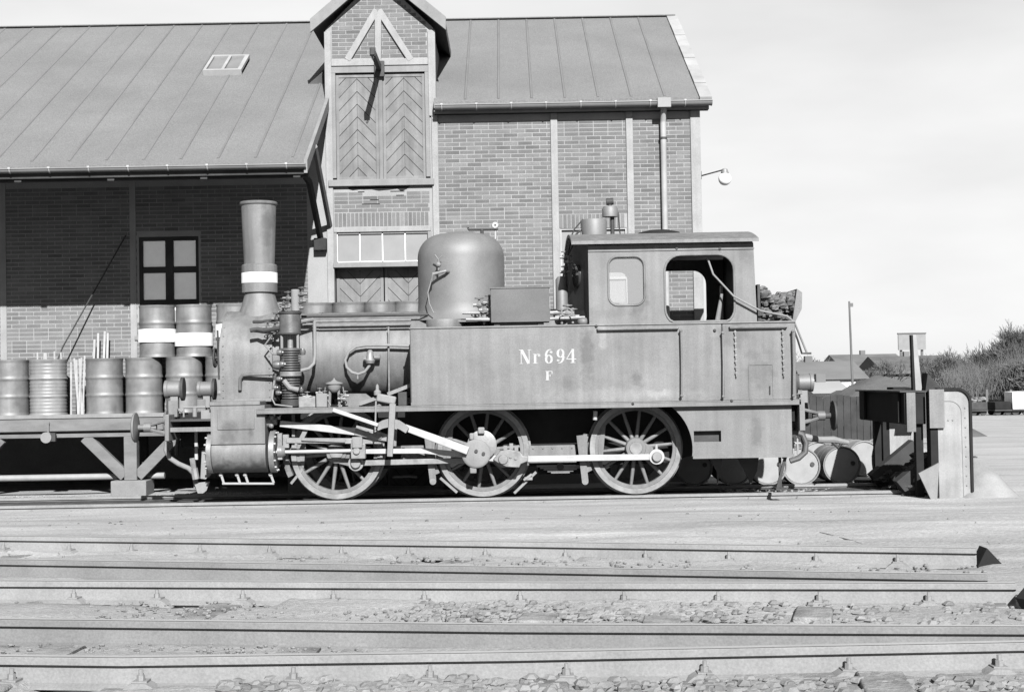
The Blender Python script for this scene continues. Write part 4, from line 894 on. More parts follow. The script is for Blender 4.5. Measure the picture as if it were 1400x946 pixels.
# air pump
PX = P(397, 440, -.98).x; PY = -1.0
def pz(y): return P(397, y, PY).z
def pcyl(name, r, y0, y1, m='loco', px=397): 
    return M().lathe([(.01, 0), (r-.01, 0), (r, .01), (r, pz(y0)-pz(y1)-.01), (r-.01, pz(y0)-pz(y1)), (.01, pz(y0)-pz(y1))], (P(px, 480, PY).x, PY, pz(y1)), 'z', 28).build(name, m, LO)
pcyl('pump_steam_cylinder', .145, 429, 457, 'pump'); pcyl('pump_head_flange', .16, 426, 430, 'soot'); pcyl('pump_flange', .155, 455, 458, 'soot')
pcyl('pump_valve_chest', .06, 396, 426, 'timber', 405); pcyl('pump_rod_gland', .04, 457, 478, 'greysteel')
for dx_ in (-.11, .11): M().cyl((PX+dx_, PY-.06, pz(478)), (PX+dx_, PY-.06, pz(457)), .02).build('pump_column', 'timber', LO)
def fins(y0, y1, r, n):
    pr = [(.01, pz(y1))]
    for i in range(n):
        za = pz(y1)+(pz(y0)-pz(y1))*i/n; zb_ = pz(y1)+(pz(y0)-pz(y1))*(i+.45)/n; zc = pz(y1)+(pz(y0)-pz(y1))*(i+1)/n
        pr += [(r, za), (r, zb_), (r-.035, zb_+.002), (r-.035, zc-.002)]
    pr += [(.01, pz(y0))]; M().lathe(pr, (PX, PY, 0), 'z', 28).build('pump_air_cylinder', 'pump', LO, smooth=25)
fins(479, 506, .135, 8); fins(516, 548, .125, 9)
pcyl('pump_flange', .15, 476, 480, 'pump'); pcyl('pump_flange', .15, 508, 515, 'greysteel'); pcyl('pump_base', .14, 546, 556, 'soot')
b = M()
for px, py, r in ((383, 482, .06), (414, 481, .055), (380, 499, .085), (386, 498, .06), (382, 518, .05), (376, 530, .055), (381, 537, .05), (412, 533, .045)): q = P(px, py, PY-.1); M().lathe([(.005, -r*.8), (r*.6, -r*.75), (r*.75, -r*.2), (r*.72, r*.3), (r*.45, r*.5), (r*.4, r*.8), (.005, r*.85)], q, 'x' if px < 400 else 'z', 12).build('pump_valve_cap', 'pump', LO)
M().tube([P(388, 520, -1.16), P(396, 530, -1.16), P(408, 533, -1.14)], .035, 8).build('pump_link', 'timber', LO)
for k, (px, py) in enumerate(((388, 415), (394, 408), (403, 418), (411, 412), (409, 421), (413, 402), (391, 420))): valve(px, py, PY, .04+.01*(k % 2), m='pump', n='pump_fitting')
for k, (px, py) in enumerate(((384, 437), (376, 449), (366, 448), (378, 436), (387, 427))): valve(px, py, PY+.1, .045, m='pump', n='pump_fitting')
M().tube([P(342, 452, -.85), P(352, 450, -.85), P(362, 452, -.9), P(384, 448, -.95)], .03, 8).build('exhaust_pipe', 'soot', LO); M().tube([P(346, 440, -.75), P(356, 440, -.78), P(382, 437, -.9)], .022, 8).build('steam_pipe', 'soot', LO)
M().tube([P(371, 460, -.9), P(362, 472, -.9), P(373, 484, -.95), P(384, 484, -1.0)], .014, 8).build('steam_pipe', 'greysteel', LO)
M().tube([P(375, 511, -.8), P(340, 512, -.75), P(332, 513, -.73), P(328.5, 518, -.72), P(328, 533, -.70)], .026, 10).build('blower_pipe', 'loco', LO)
M().tube([P(430, 440, -.75), P(430.5, 485, -.78), P(429, 497, -.82), P(422, 504, -.9), P(410, 507, -.98)], .024, 10).build('pump_air_pipe', 'timber', LO)
M().tube([P(410, 440, -.8), P(428, 437, -.72)], .03, 8).build('steam_pipe', 'loco', LO)
M().tube([P(375, 520, -1.1), P(372, 545, -1.15), P(376, 553, -1.2), P(400, 556, -1.2)], .012, 6).build('oil_pipe', 'timber', LO)
# fittings on the running board
def onboard(px0, px1, py0, Y0, Y1, m, n): a, c = P(px0, 540, Y0).x, P(px1, 540, Y0).x; return M().box(a, c, Y0, Y1, RT+.001, P(px0, py0, Y0).z).build(n, m, LO, .008)
onboard(432, 447, 538, -1.3, -1.1, 'timber', 'oil_box'); onboard(408, 431, 542, -1.28, -1.15, 'greysteel', 'oil_tray')
q = P(457, 531, -1.2); b = M().lathe([(.02, -.06), (.05, -.05), (.09, 0), (.1, .05), (.12, .06), (.12, .075), (.05, .095), (.015, .12), (.01, .14)], (q.x, -1.2, q.z), 'z', 24); b.build('lubricator', 'timber', LO)
b = M()
for d in (-.07, .07): b.tube([(q.x+d, -1.2, RT), (q.x+d*.8, -1.2, q.z+.02)], .02, 6)
b.tube([(q.x-.12, -1.22, q.z+.02), (q.x-.13, -1.22, q.z-.08), (q.x-.05, -1.22, RT+.02)], .008); b.tube([(q.x+.12, -1.22, q.z+.02), (q.x+.14, -1.22, q.z-.1), (q.x+.05, -1.22, RT+.02)], .008); b.build('lubricator_stand', 'greysteel', LO)
for px, py in ((414, 545), (420, 542), (437, 537), (444, 541), (467, 545), (472, 541), (426, 548)): valve(px, py, -1.25, .035, n='cock')
M().prism([(P(x, y, -.98).x, P(x, y, -.98).z) for x, y in ((469, 538), (500, 538), (525, 557), (469, 557))], 'y', -1.0, -.93).build('gear_bracket', 'loco', LO)
M().bar(P(492, 552, -1.1), P(518, 543, -1.1), .05, -1.12, -1.08).build('reach_rod', 'timber', LO); M().bar(P(515, 543, -1.45), P(541, 548, -1.45), .11, -1.48, -1.38).build('lifting_arm', 'timber', LO, .02); M().bar(P(530, 539, -.95), P(563, 526, -.95), .05, -.97, -.93).build('reach_rod', 'greysteel', LO)
b = M(); q = P(516, 537, -1.15); b.lathe([(.01, -.03), (.05, -.03), (.05, .02), (.025, .04), (.02, .1), (.005, .12)], (q.x, -1.15, q.z), 'z', 12); b.build('oil_cup', 'timber', LO)
onboard(544, 556, 536, -1.3, -1.2, 'soot', 'gear_stand')
# cylinders
CYZ = .705; CYY = -1.08
for s in (1, -1):
    Y = CYY*s
    prof_ = [(-.62*s, 1.345), (-1.36*s, 1.345), (-1.36*s, CYZ+.12)]+[((-1.08+.28*cos(t))*s, CYZ+.28*sin(t)) for t in [pi-.44+(pi+.44)*i/20 for i in range(21)]]+[(-.62*s, CYZ)]
    cy = M().prism(prof_, 'x', -4.09, -3.36).build('cylinder', 'loco', LO)
    M().lathe([(.05, -4.19), (.2, -4.19), (.235, -4.17), (.285, -4.165), (.285, -4.10), (.05, -4.1)], (0, Y, CYZ), 'x', 44).build('cylinder_cover', 'greysteel', cy)
    M().lathe([(.05, -3.32), (.29, -3.32), (.29, -3.25), (.05, -3.25)], (0, Y, CYZ), 'x', 44).build('cylinder_cover', 'greysteel', cy)
    b = M()
    for k in range(14):
        t = 2*pi*k/14
        for xa, xb in ((-4.195, -4.16), (-3.26, -3.225)): b.cyl((xa, Y+.262*cos(t), CYZ+.262*sin(t)), (xb, Y+.262*cos(t), CYZ+.262*sin(t)), .016, n=6)
    tag(b.build('cover_studs', 'greysteel', cy), None, kind='stuff')
    a, c = sorted((s*-1.375, s*-.62))
    st = M().box(-4.11, -3.42, a, c, 1.346, 1.40).build('chest_lid', 'loco', LO, .008)
    if s > 0: M().box(-4.0, -3.5, -1.372, -1.36, 1.02, 1.29).build('chest_panel', 'loco', st, .006)
b = M(); z0 = P(310, 661, -1.1).z
b.tube([P(304, 661, -1.1), P(375, 661, -1.1)], .016, 6)
for px in (304, 326, 337, 372): q = P(px, 651, -1.1); b.tube([(q.x-.02, -1.1, q.z+.05), (q.x-.01, -1.1, q.z), (q.x+.02, -1.1, z0)], .018, 6); b.ball((q.x-.02, -1.1, q.z+.02), .03, 8)
b.build('drain_cock_gear', 'flash', LO)
# motion
def rod(name, p, q, w, y0, y1, m='steel', w2=None, Y=None):
    Y = (y0+y1)/2 if Y is None else Y
    return M().bar(P(*p, Y), P(*q, Y), w, y0, y1, w2).build(name, m, LO, .006)
M().cyl(P(378, 618, -1.1), P(482, 616, -1.1), .026, n=14).build('piston_rod', 'steel', LO)
M().lathe([(.03, 0), (.09, 0), (.09, .06), (.06, .1), (.03, .1)], (P(380, 618, -1.1).x, -1.1, CYZ), 'x', 20).build('piston_gland', 'greysteel', LO)
rod('slide_bar', (392, 602), (522, 603), .075, -1.13, -1.07, 'greysteel'); rod('slide_bar', (412, 600.5), (472, 603), .04, -1.16, -1.13, 'timber')
M().box(P(482, 600, -1.1).x, P(496, 600, -1.1).x, -1.19, -1.05, P(488, 612, -1.1).z, P(488, 597, -1.1).z).build('crosshead_shoe', 'timber', LO, .01)
b = M(); b.box(P(480, 616, -1.1).x, P(500, 616, -1.1).x, -1.15, -1.02, P(488, 627, -1.1).z, P(488, 606, -1.1).z); b.cyl((P(488, 616, -1.1).x, -1.18, P(488, 616, -1.1).z), (P(488, 616, -1.1).x, -1.15, P(488, 616, -1.1).z), .05); b.build('crosshead', 'greysteel', LO, .01)
b = M(); p0, p1, p2 = P(490, 617, -1.06), P(580, 616, -1.06), P(672, 625, -1.06); b.bar(p0, p1, .06, -1.085, -1.035, .07); b.bar(p1, PIN[1], .07, -1.0855, -1.0355, .085); b.build('connecting_rod', 'steel', LO)
rod('coupling_rod', (487, 633), (688, 628), .075, -.985, -.935, 'greysteel'); rod('coupling_rod', (700, 627.5), (888, 624.5), .085, -.99, -.93, 'steel', .082)
for i, q in enumerate(PIN):
    M().cyl((q.x, -1.03 if i != 1 else -1.10, q.z), (q.x, -.85, q.z), .055, n=20).build('crank_pin', 'greysteel', LO)
    b = M(); b.cyl((q.x, -1.0, q.z), (q.x, -.92, q.z), .105 if i != 1 else .12, n=28); b.build('rod_bush', 'steel' if i == 2 else 'greysteel', LO)
    M().lathe([(.01, -.02), (.06, -.02), (.07, 0), (.01, 0)], (q.x, -1.03 if i != 1 else -1.122, q.z), 'y', 20).build('pin_cap', 'timber' if i != 1 else 'greysteel', LO)
q = PIN[2]; M().tube([(q.x, -.96, q.z+.1), (q.x, -.96, q.z+.17)], .02, 8).build('oil_cup', 'steel', LO)
b = M(); b.prism([(P(x, y, -1.08).x, P(x, y, -1.08).z) for x, y in ((674, 628), (684, 616), (697, 614), (711, 617), (715, 623), (722, 623), (722, 630), (712, 634), (710, 639), (692, 638), (680, 632))], 'y', -1.12, -1.0); b.build('big_end', 'greysteel', LO, .01)
b = M()
for px, py in ((691, 612), (699, 609), (706, 613)): b.box(P(px-2.5, py, -1.06).x, P(px+2.5, py, -1.06).x, -1.1, -1.02, P(px, py+5, -1.06).z, P(px, py-3, -1.06).z)
for px, py in ((698, 624), (705, 626)): q = P(px, py, -1.12); b.cyl((q.x, -1.135, q.z), (q.x, -1.1, q.z), .022, n=12)
b.build('big_end_bolts', 'timber', LO)
q = P(651, 620, -1.2); ec = M().lathe([(.01, -.05), (.16, -.05), (.185, -.04), (.195, -.03), (.195, .03), (.01, .03)], (q.x, -1.2, q.z), 'y', 40).build('eccentric', 'timber', LO)
b = M(); 
for px, py in ((651, 616.5), (661, 620)): k = P(px, py, -1.26); b.cyl((k.x, -1.27, k.z), (k.x, -1.24, k.z), .024, n=14)
b.build('eccentric_bolts', 'soot', ec)
q = P(659, 608, -1.13); M().lathe([(.01, -.035), (.17, -.035), (.2, -.025), (.2, .035), (.01, .035)], (q.x, -1.13, q.z), 'y', 40).build('eccentric_sheave', 'greysteel', LO)
b = M()
for px, py, w in ((658, 588, 9), (645, 596, 6), (647, 642, 9)): k = P(px, py, -1.18); M().box(k.x-w*.005, k.x+w*.005, -1.22, -1.14, k.z-.05, k.z+.04).build('strap_lug', 'timber', LO, .015)
rod('eccentric_rod', (553, 584), (640, 616), .09, -1.33, -1.26, 'steel', .11)
b = M(); up_ = [P(x, y, -1.37) for x, y in ((513, 582), (517, 578), (523, 574.5), (530, 572.5), (538, 572.5), (546, 574.5), (553, 579), (559, 585))]; lo_ = [P(x, y, -1.37) for x, y in ((555, 592), (547, 587), (540, 584.5), (531, 584), (524, 585.5), (517, 588.5))]
b.prism([(p.x, p.z) for p in up_+lo_], 'y', -1.40, -1.34)
b.build('expansion_link', 'timber', LO)
rod('link_hanger', (537, 552), (533, 624), .085, -1.50, -1.445, 'timber', .075); rod('link_hanger', (541, 560), (539, 610), .06, -1.12, -1.08, 'greysteel')
rod('gear_rod', (514, 548), (513, 588), .022, -1.47, -1.45, 'timber'); rod('radius_rod', (455, 560), (517, 581), .055, -1.49, -1.445, 'steel', .05)
rod('valve_rod', (383, 579), (494, 591), .088, -1.17, -1.12, 'steel', .1); rod('valve_crosshead', (486, 588), (532, 599), .14, -1.18, -1.10, 'greysteel', .1)
b = M()
for px, py in ((496, 592), (503, 592), (512, 594), (520, 597)): k = P(px, py, -1.18); b.cyl((k.x, -1.2, k.z), (k.x, -1.15, k.z), .026, n=10)
b.box(P(488, 586, -1.14).x, P(495, 586, -1.14).x, -1.17, -1.11, P(490, 588, -1.14).z, P(490, 583, -1.14).z); b.build('valve_bolts', 'timber', LO)
q = P(369, 575, -1.12); b = M(); b.lathe([(.02, -.06), (.1, -.06), (.1, .02), (.06, .04), (.06, .1), (.02, .1)], (q.x, -1.12, q.z), 'x', 20); b.ball((q.x+.03, -1.2, q.z+.05), .045, 8); b.ball((q.x+.03, -1.2, q.z-.07), .035, 8); b.build('valve_gland', 'greysteel', LO)
M().bar(P(412, 600, -1.1), P(421, 582, -1.1), .06, -1.12, -1.08).build('guide_bracket', 'timber', LO); M().box(P(399, 570, -1).x, P(403, 570, -1).x, -1.02, -.98, P(400, 597, -1).z, P(400, 566, -1).z).build('guide_stay', 'timber', LO)
b = M(); b.box(P(380, 600, -1.1).x, P(386, 600, -1.1).x, -1.14, -1.04, P(383, 628, -1.1).z, P(383, 592, -1.1).z); b.box(P(387, 600, -1.1).x, P(395, 600, -1.1).x, -1.12, -1.06, P(390, 612, -1.1).z, P(390, 594, -1.1).z); b.build('motion_plate', 'greysteel', LO)
# spring gear and brake gear between the wheels
for px0, px1 in ((722, 788), (548, 596)):
    a, c = P(px0, 608, -.66).x, P(px1, 608, -.66).x; zt, z_b = P(px0, 609, -.66).z, P(px0, 633, -.66).z; M().box(a, c, -.72, -.635, z_b, zt).build('spring_beam', 'loco', LO, .01)
    b = M()
    for k in range(5): b.ball((a+(c-a)*(k+.5)/5, -.72, zt-.04), .014, 6); b.ball((a+(c-a)*(k+.5)/5, -.72, zt-.16), .014, 6)
    tag(b.build('rivets', 'loco', LO), None, kind='stuff')
q = P(766, 638, -.72); b = M()
for k in range(5): b.box(q.x-.33+.05*k, q.x+.33-.05*k, -.75, -.65, q.z-.022*k, q.z-.022*k+.019)
b.build('leaf_spring', 'loco', LO); M().cyl((q.x, -.76, q.z+.0), (q.x, -.66, q.z+.0), .05).build('spring_buckle', 'soot', LO)
for px in (590, 798): M().bar(P(px-5, 595, -.85), P(px+2, 657, -.85), .1, -.87, -.83, .09).build('brake_hanger', 'loco', LO); q = P(px+2, 658, -.88); M().cyl((q.x, -.9, q.z), (q.x, -.82, q.z), .045).build('hanger_pin', 'greysteel', LO)
for (cx, side) in ((AXX[0], -1), (AXX[1], -1), (AXX[2], -1)):
    pts = []
    for rr, ts in ((WR_+.035, range(0, 9)), (WR_+.11, range(8, -1, -1))):
        for t in ts: an = pi-.30+.75*t/8; pts.append((cx+rr*cos(an), AZ+rr*sin(an)*1.0))
    M().prism(pts, 'y', -.84, -.72).build('brake_shoe', 'loco', LO)
for px, py, px2, py2 in ((602, 653, 625, 673), (733, 645, 703, 674), (415, 640, 398, 661)): M().bar(P(px, py, -.8), P(px2, py2, -.8), .035, -.82, -.78).build('sand_pipe', 'timber', LO)
q = P(722, 652, -.85); M().bar((q.x-.05, q.z-.02), (q.x+.06, q.z-.02), .04, -.87, -.83).build('sand_pipe_clip', 'timber', LO); M().bar(P(716, 656, -.85), P(727, 648, -.85), .03, -.88, -.84).build('sand_pipe_stay', 'timber', LO)
M().tube([P(537, 652, .2), P(560, 651, .2), P(570, 652, .2)], .02, 6).build('brake_rod', 'timber', LO); M().tube([P(814, 562, -1.2), P(813.5, 574, -1.2)], .03, 8).build('drain_spout', 'steel', LO)
# rear lower side plates under the bunker
for s in (-1, 1):
    Y = -1.33 if s < 0 else 1.31
    a, c, zt, zb2 = P(925, 600, -1.33).x, P(1083, 600, -1.33).x, RB, P(1000, 623, -1.33).z
    nx0, nx1, nz0, nz1 = 2.44, P(986, 600, -1.33).x, P(960, 604, -1.33).z, P(960, 589, -1.33).z
    arc = [(AXX[2]+sqrt(max(.04, .73**2-(z-AZ)**2)), z) for z in [zt+(zb2-zt)*i/10 for i in range(11)]]
    sp_ = plate([(c, zb2), (c, zt)]+arc, [[(nx0, nz0), (nx1, nz0), (nx1, nz1), (nx0, nz1)]], Y, .02, 'rear_side_plate', 'tank', LO)
    M().box(AXX[2]+.73, c+.02, Y-.03 if s < 0 else Y, Y+.02 if s < 0 else Y+.05, zb2-.03, zb2+.012).build('plate_foot_angle', 'tank', sp_)
    M().box(nx0, nx1, Y+.1 if s < 0 else Y-.12, Y+.12 if s < 0 else Y-.1, nz0-.02, nz1+.02).build('step_back', 'soot', sp_)
M().box(2.55, 3.82, -1.28, 1.28, 1.0, 1.2).build('rear_floor', 'black', LO)
# rear buffer beam, front buffer beam
for x0, x1 in ((3.86, 3.92), (-4.72, -4.66)): M().box(x0, x1, -1.35, 1.35, .88, 1.24).build('buffer_beam', 'loco', LO, .008)
M().box(-4.66, -4.1, -1.25, 1.25, 1.14, 1.17).build('front_deck', 'soot', LO); M().box(-4.66, -4.1, -1.27, -1.2, 1.0, 1.06).build('front_angle', 'loco', LO)
M().box(3.86, 3.93, -1.43, -1.36, .88, 1.32).build('beam_end', 'tank', LO)
def buffer(x, s, y, headm):
    o = M().lathe([(.01, .53), (.19, .515), (.205, .50), (.205, .48), (.04, .45), (.04, .2), (.01, .2)], (0, 0, 0), 'x', 36); o.v = [(x+s*v[0], y+v[1], 1.06+v[2]) for v in o.v]; bu = o.build('buffer', headm, LO)
    b = M(); 
    for t in range(4): an = pi/4+pi/2*t; b.tube([(x, y+.17*cos(an), 1.06+.15*sin(an)), (x+s*.27, y+.05*cos(an), 1.06+.05*sin(an))], .022, 6)
    b.lathe([(.04, 0), (.065, 0), (.065, .1), (.04, .1)], (x+s*.27-(.1 if s < 0 else 0)+(0), y, 1.06), 'x', 16); b.lathe([(.02, 0), (.2, 0), (.2, .02), (.02, .02)], (x-(.02 if s < 0 else 0), y, 1.06), 'x', 24); b.build('buffer_case', 'loco', bu)
for y in (-.95, .95): buffer(-4.72, -1, y, 'loco'); buffer(3.925, 1, y, 'soot')
def lamp(px, py, Y, r, s, nm='lamp_body'):
    q = P(px, py, Y); o = M(); o.lathe([(.02, -.1), (r*.8, -.1), (r, -.07), (r, .08), (r*1.08, .09), (r*1.08, .13), (.02, .13)], (0, 0, 0), 'x', 28); o.v = [(q.x+s*v[0], Y+v[1], q.z+v[2]) for v in o.v]; l = o.build('lamp', 'dome', LO)
    o = M().lathe([(.02, -.13), (r*1.12, -.13), (r*1.12, -.09), (.02, -.09)], (0, 0, 0), 'x', 28); o.v = [(q.x+s*v[0], Y+v[1]*1.0, q.z+v[2]*1.25) for v in o.v]; o.build('lamp_back', 'soot', l)
    o = M().lathe([(.001, .132), (r*.95, .131), (r*.95, .135), (.001, .14)], (0, 0, 0), 'x', 24); o.v = [(q.x+s*v[0], Y+v[1], q.z+v[2]) for v in o.v]; o.build('lamp_glass', 'glass', l)
    b = M(); b.box(q.x-.05, q.x+.05, Y-.05, Y+.05, q.z-r-.16, q.z-r+.02); b.tube([(q.x, Y, q.z-r-.14), (q.x-s*.1, Y, q.z-r-.2)], .02); b.build('lamp_bracket', 'timber', l); return l
lamp(239, 532, -.95, .115, -1); lamp(283, 532, .95, .115, -1); lamp(1098, 523, -.6, .12, 1)
for y in (-.95, .95): q = P(239, 560, -.95); M().box(-4.74, -4.62, y-.06, y+.06, 1.2, 1.42).build('lamp_iron', 'loco', LO)
M().box(3.83, 4.05, -.66, -.54, 1.36, 1.42).build('lamp_iron', 'loco', LO); M().tube([(3.83, -1.2, 2.3), (3.9, -1.2, 2.1), (3.97, -1.1, 1.92), (4.1, -1.1, 1.92)], .014).build('lamp_hook', 'soot', LO)
# hoses, coupling, guard irons at the front
M().tube([P(*p, -.9) for p in ((235, 590), (229, 602), (227, 615), (232, 626), (244, 634), (258, 640), (266, 648))], .035, 10).build('brake_hose', 'timber', LO)
M().tube([P(236, 578, -.9), P(236, 592, -.9)], .05, 10).build('hose_cock', 'greysteel', LO); M().tube([P(265, 640, -.9), P(268, 655, -.9)], .05, 8).build('hose_coupling', 'greysteel', LO)
M().box(P(267, 600, -.7).x, P(271, 600, -.7).x, -.75, -.7, P(268, 628, -.7).z, P(268, 585, -.7).z).build('guard_stay', 'flash', LO)
M().bar(P(263, 626, -.75), P(269, 668, -.75), .07, -.77, -.73).build('guard_iron', 'loco', LO)
M().prism([(P(x, y, -.8).x, P(x, y, -.8).z) for x, y in ((266, 660), (287, 658), (283, 670), (278, 674), (271, 674))], 'y', -.83, -.78).build('rail_sweep', 'timber', LO)
M().prism([(P(x, y, -.8).x, P(x, y, -.8).z) for x, y in ((276, 615), (287, 615), (287, 645), (289, 648), (281, 655), (274, 654))], 'y', -.8, -.74).build('guard_plate', 'timber', LO)
b = M(); b.tube([(-4.72, 0, 1.03), (-4.95, 0, 1.03), (-5.02, 0, 1.1)], .035); b.tube([(-4.85, .05*sin(t*.8), .98-.05*t) for t in range(8)], .03); b.build('coupling', 'soot', LO)
b = M(); b.tube([(-4.5, -1.15, 1.2), (-4.5, -1.15, 1.33), (-4.2, -1.15, 1.33)], .016); b.cyl((-4.35, -1.15, 1.2), (-4.35, -1.15, 1.32), .03); b.box(-4.25, -4.12, -1.22, -1.1, 1.17, 1.29); b.build('front_fittings', 'timber', LO)
# rear hoses and steps
M().tube([P(*p, -1.05) for p in ((1073, 626), (1070, 610), (1071, 596), (1077, 591), (1087, 590), (1097, 594), (1102, 605), (1101, 618), (1092, 626), (1080, 630))], .04, 10).build('heating_hose', 'rubber', LO)
b = M()
for px in (1078, 1084, 1090, 1096): b.tube([P(px, 598, -1.0), P(px+1, 622, -1.0)], .014, 6)
b.tube([P(1076, 606, -1.0), P(1098, 606, -1.0)], .012); b.build('step_grille', 'flash', LO)
M().tube([P(1100, 597, -.2), P(1120, 601, -.2), P(1140, 601, -.2), P(1160, 605, -.2)], [.05, .045, .05, .03], 8).build('drawbar_coupling', 'timber', LO); M().tube([P(1138, 604, -.2), P(1146, 612, -.2), P(1150, 606, -.2)], .025).build('coupling_shackle', 'soot', LO)
b = M(); b.bar(P(1066, 622, -1.2), P(1067, 666, -1.2), .035, -1.22, -1.18); b.bar(P(1074, 620, -1.2), P(1062, 668, -1.2), .04, -1.26, -1.23); b.box(P(1058, 640, -1.2).x, P(1072, 640, -1.2).x, -1.35, -1.15, P(1062, 669, -1.2).z, P(1062, 666, -1.2).z); b.build('rear_step', 'soot', LO)
for px, w in ((1022, .3), (978, .18)): a = P(px, 625, -.7); M().prism([(a.x-w/2, a.z), (a.x+w/2, a.z), (a.x+w/2-.03, .3), (a.x+w*.1, .12), (a.x-w/2+.1, .3)], 'y', -.75, -.7).build('frame_bracket', 'soot', LO)
# coal in the bunker
b = M()
for _ in range(800):
    x = random.uniform(3.40, 3.86); y = random.uniform(-1.33, 1.33); t = (x-3.4)/.5
    top = 2.78-.10*sin(pi*min(1, t*1.1))+.04*sin(y*5+x*6); z = random.uniform(2.34, top); b.rock((x, y, z), random.uniform(.035, .085), .9)
tag(b.build('coal_heap', 'coal', smooth=0, origin=(3.6, 0, 2.35)), 'lumps of coal heaped in the bunker behind the cab', 'coal', kind='stuff')
# ================================================================== RIGHT SIDE: lying drums, buffer stop, coal stage, background
def lying(px, Y, py, lab, grp, yaw=0, mt=dmesh, r=.292, z=None):
    x = P(px, py, Y).x
    return drum((x, Y, (gz(x, Y) if z is None else z)+r+.006), lab, mt, .88, (pi/2, random.uniform(0, 6), yaw), grp)
# drum axis: rotated so that its lid faces the camera
def lying2(px, Y, lab, grp, yaw=0, z=None, me=dmesh):
    x = P(px, 640, Y).x; zz = (gz(x, Y) if z is None else z)+.302
    o = drum((x, Y+.88, zz), lab, me, .88, (pi/2, 0, yaw), grp); return o
GL = 'empty drums lying on their sides behind the track'
for px, lab in ((1003, 'drum lying with its pale lid out, seen below the bunker'), (1050, 'drum lying beside the rear steps of the locomotive'), (1098, 'drum lying with bright lid out just behind the locomotive'), (1149, 'drum lying with lid half in shade next to the bright one'), (952, 'drum lying in the shade behind the rear wheel')):
    lying2(px, 1.5, lab, GL, random.uniform(-.06, .06))
x = P(1203, 632, 2.0).x; drum((x-.02, 2.05, gz(x, 2)+.302), 'drum lying crosswise with its dark lid toward the locomotive', dmesh2, .88, (0, pi/2, .1), GL)
x = P(1178, 632, 2.8).x
for i, px in enumerate((1120, 1168, 1215)):
    lying2(px, 3.2, 'pale drum lying in the back row behind the other drums', GL+' back row', .2*i, me=dmesh2)
# buffer stop
BS = thing('buffer_stop', 'heavy buffer stop with dark cross beam and two white side plates', 'buffer stop', (5.8, 0, -.07))
zt = 1.38
for y0 in (-1.42, 1.2):
    o = [(5.72, -.1)]+[(5.72, zt)]+[(6.14-.16+.16*sin(t), zt-.16+.16*cos(t)) for t in [pi/2*i/8 for i in range(9)]]+[(6.14, -.1)]
    sp_ = M().prism(o, 'y', y0, y0+.03).build('side_plate', 'plate', BS)
    o2 = [(5.72, zt+.02)]+[(6.14-.16+.18*sin(t), zt-.16+.18*cos(t)) for t in [pi/2*i/8 for i in range(9)]]+[(6.16, -.1)]
    b = M()
    for i in range(len(o2)-1): b.bar(o2[i], o2[i+1], .035, y0-.03, y0+.10)
    b.build('edge_angle', 'black', sp_)
    o3 = [(5.74, zt-.14)]+[(6.14-.26+.16*sin(t), zt-.30+.16*cos(t)) for t in [pi/2*i/6 for i in range(7)]]+[(6.045, -.1)]
    M().tube([(p[0], y0-.004, p[1]) for p in o3], .005, 4).build('plate_seam', 'timber', sp_)
    b = M()
    for k in range(9): b.ball((6.09, y0, .1+.13*k), .012, 6)
    for k in range(2): b.ball((5.86+.06*k, y0, .98), .012, 6)
    tag(b.build('rivets', 'timber', sp_), None, kind='stuff')
    M().box(5.62, 5.715, y0+.0, y0+.2, -.1, zt).build('post', 'black', BS)
b = M(); b.box(5.31, 5.60, -1.28, 1.35, .93, 1.36); b.build('cross_beam', 'black', BS, .01)  # black colour of beam and posts paints in their shaded left sides
M().box(5.27, 5.30, .9, 1.2, .95, 1.38).build('buffer_pad', 'black', BS); M().box(5.27, 5.30, -1.1, -.8, .95, 1.36).build('buffer_pad', 'black', BS)
M().box(5.25, 5.62, -1.30, 1.36, 1.365, 1.385).build('beam_cap', 'soot', BS)
M().box(5.60, 5.80, -1.47, -1.44, .88, 1.40).build('lit_end_plate', 'loco', BS); M().box(5.33, 5.45, -1.33, -1.285, .83, 1.36).build('lit_end_plate', 'loco', BS)  # lighter grey plates paint the sunlit near end of the beam
for y in (-1.2, 1.15): M().box(5.48, 5.58, y, y+.12, -.1, .93).build('leg', 'black', BS)
M().bar((5.35, .02), (5.98, .52), .3, -1.0, -.75).build('raking_strut', 'darkwood', BS); M().bar((5.35, .02), (5.98, .52), .3, .5, .75).build('raking_strut', 'darkwood', BS)
M().prism([(5.42, .28), (5.70, .42), (5.66, -.08), (5.58, -.08)], 'y', -1.52, -1.48).build('broken_board', 'timber', BS)
b = M()
for i in range(260):
    x = random.uniform(5.35, 6.6); y = random.uniform(-1.1, 1.1); h = max(0, .5-abs(x-5.95)*.6); b.rock((x, y, random.uniform(-.08, max(-.05, h))), random.uniform(.04, .1))
tag(b.build('earth_fill', 'ballast', smooth=0), 'dark earth and rubble piled behind the buffer stop beam', 'earth', kind='stuff')
# sand bank right of the stop
b = M(); n = 14
for i in range(n):
    for j in range(n):
        u, v = i/(n-1)*2-1, j/(n-1)*2-1; h = max(0, 1-u*u)*max(0, 1-v*v); b.v.append((6.42+.42*u, -.6+1.0*v, -.08+.5*h+.02*random.random()*h))
b.f = [(i*n+j, (i+1)*n+j, (i+1)*n+j+1, i*n+j+1) for i in range(n-1) for j in range(n-1)]; b.t = [1.0]*len(b.f)
tag(b.build('sand_bank', 'sand', origin=(6.4, -.6, -.07)), 'small bank of sand heaped against the buffer stop', 'sand', kind='stuff')
b = M()
for i in range(50): b.rock((random.uniform(6.2, 6.6), random.uniform(-.9, .4), random.uniform(.1, .42)), random.uniform(.02, .06))
tag(b.build('clods', 'mound', smooth=0), 'dry clods and weeds on the sand bank by the buffer stop', 'clods', kind='stuff')
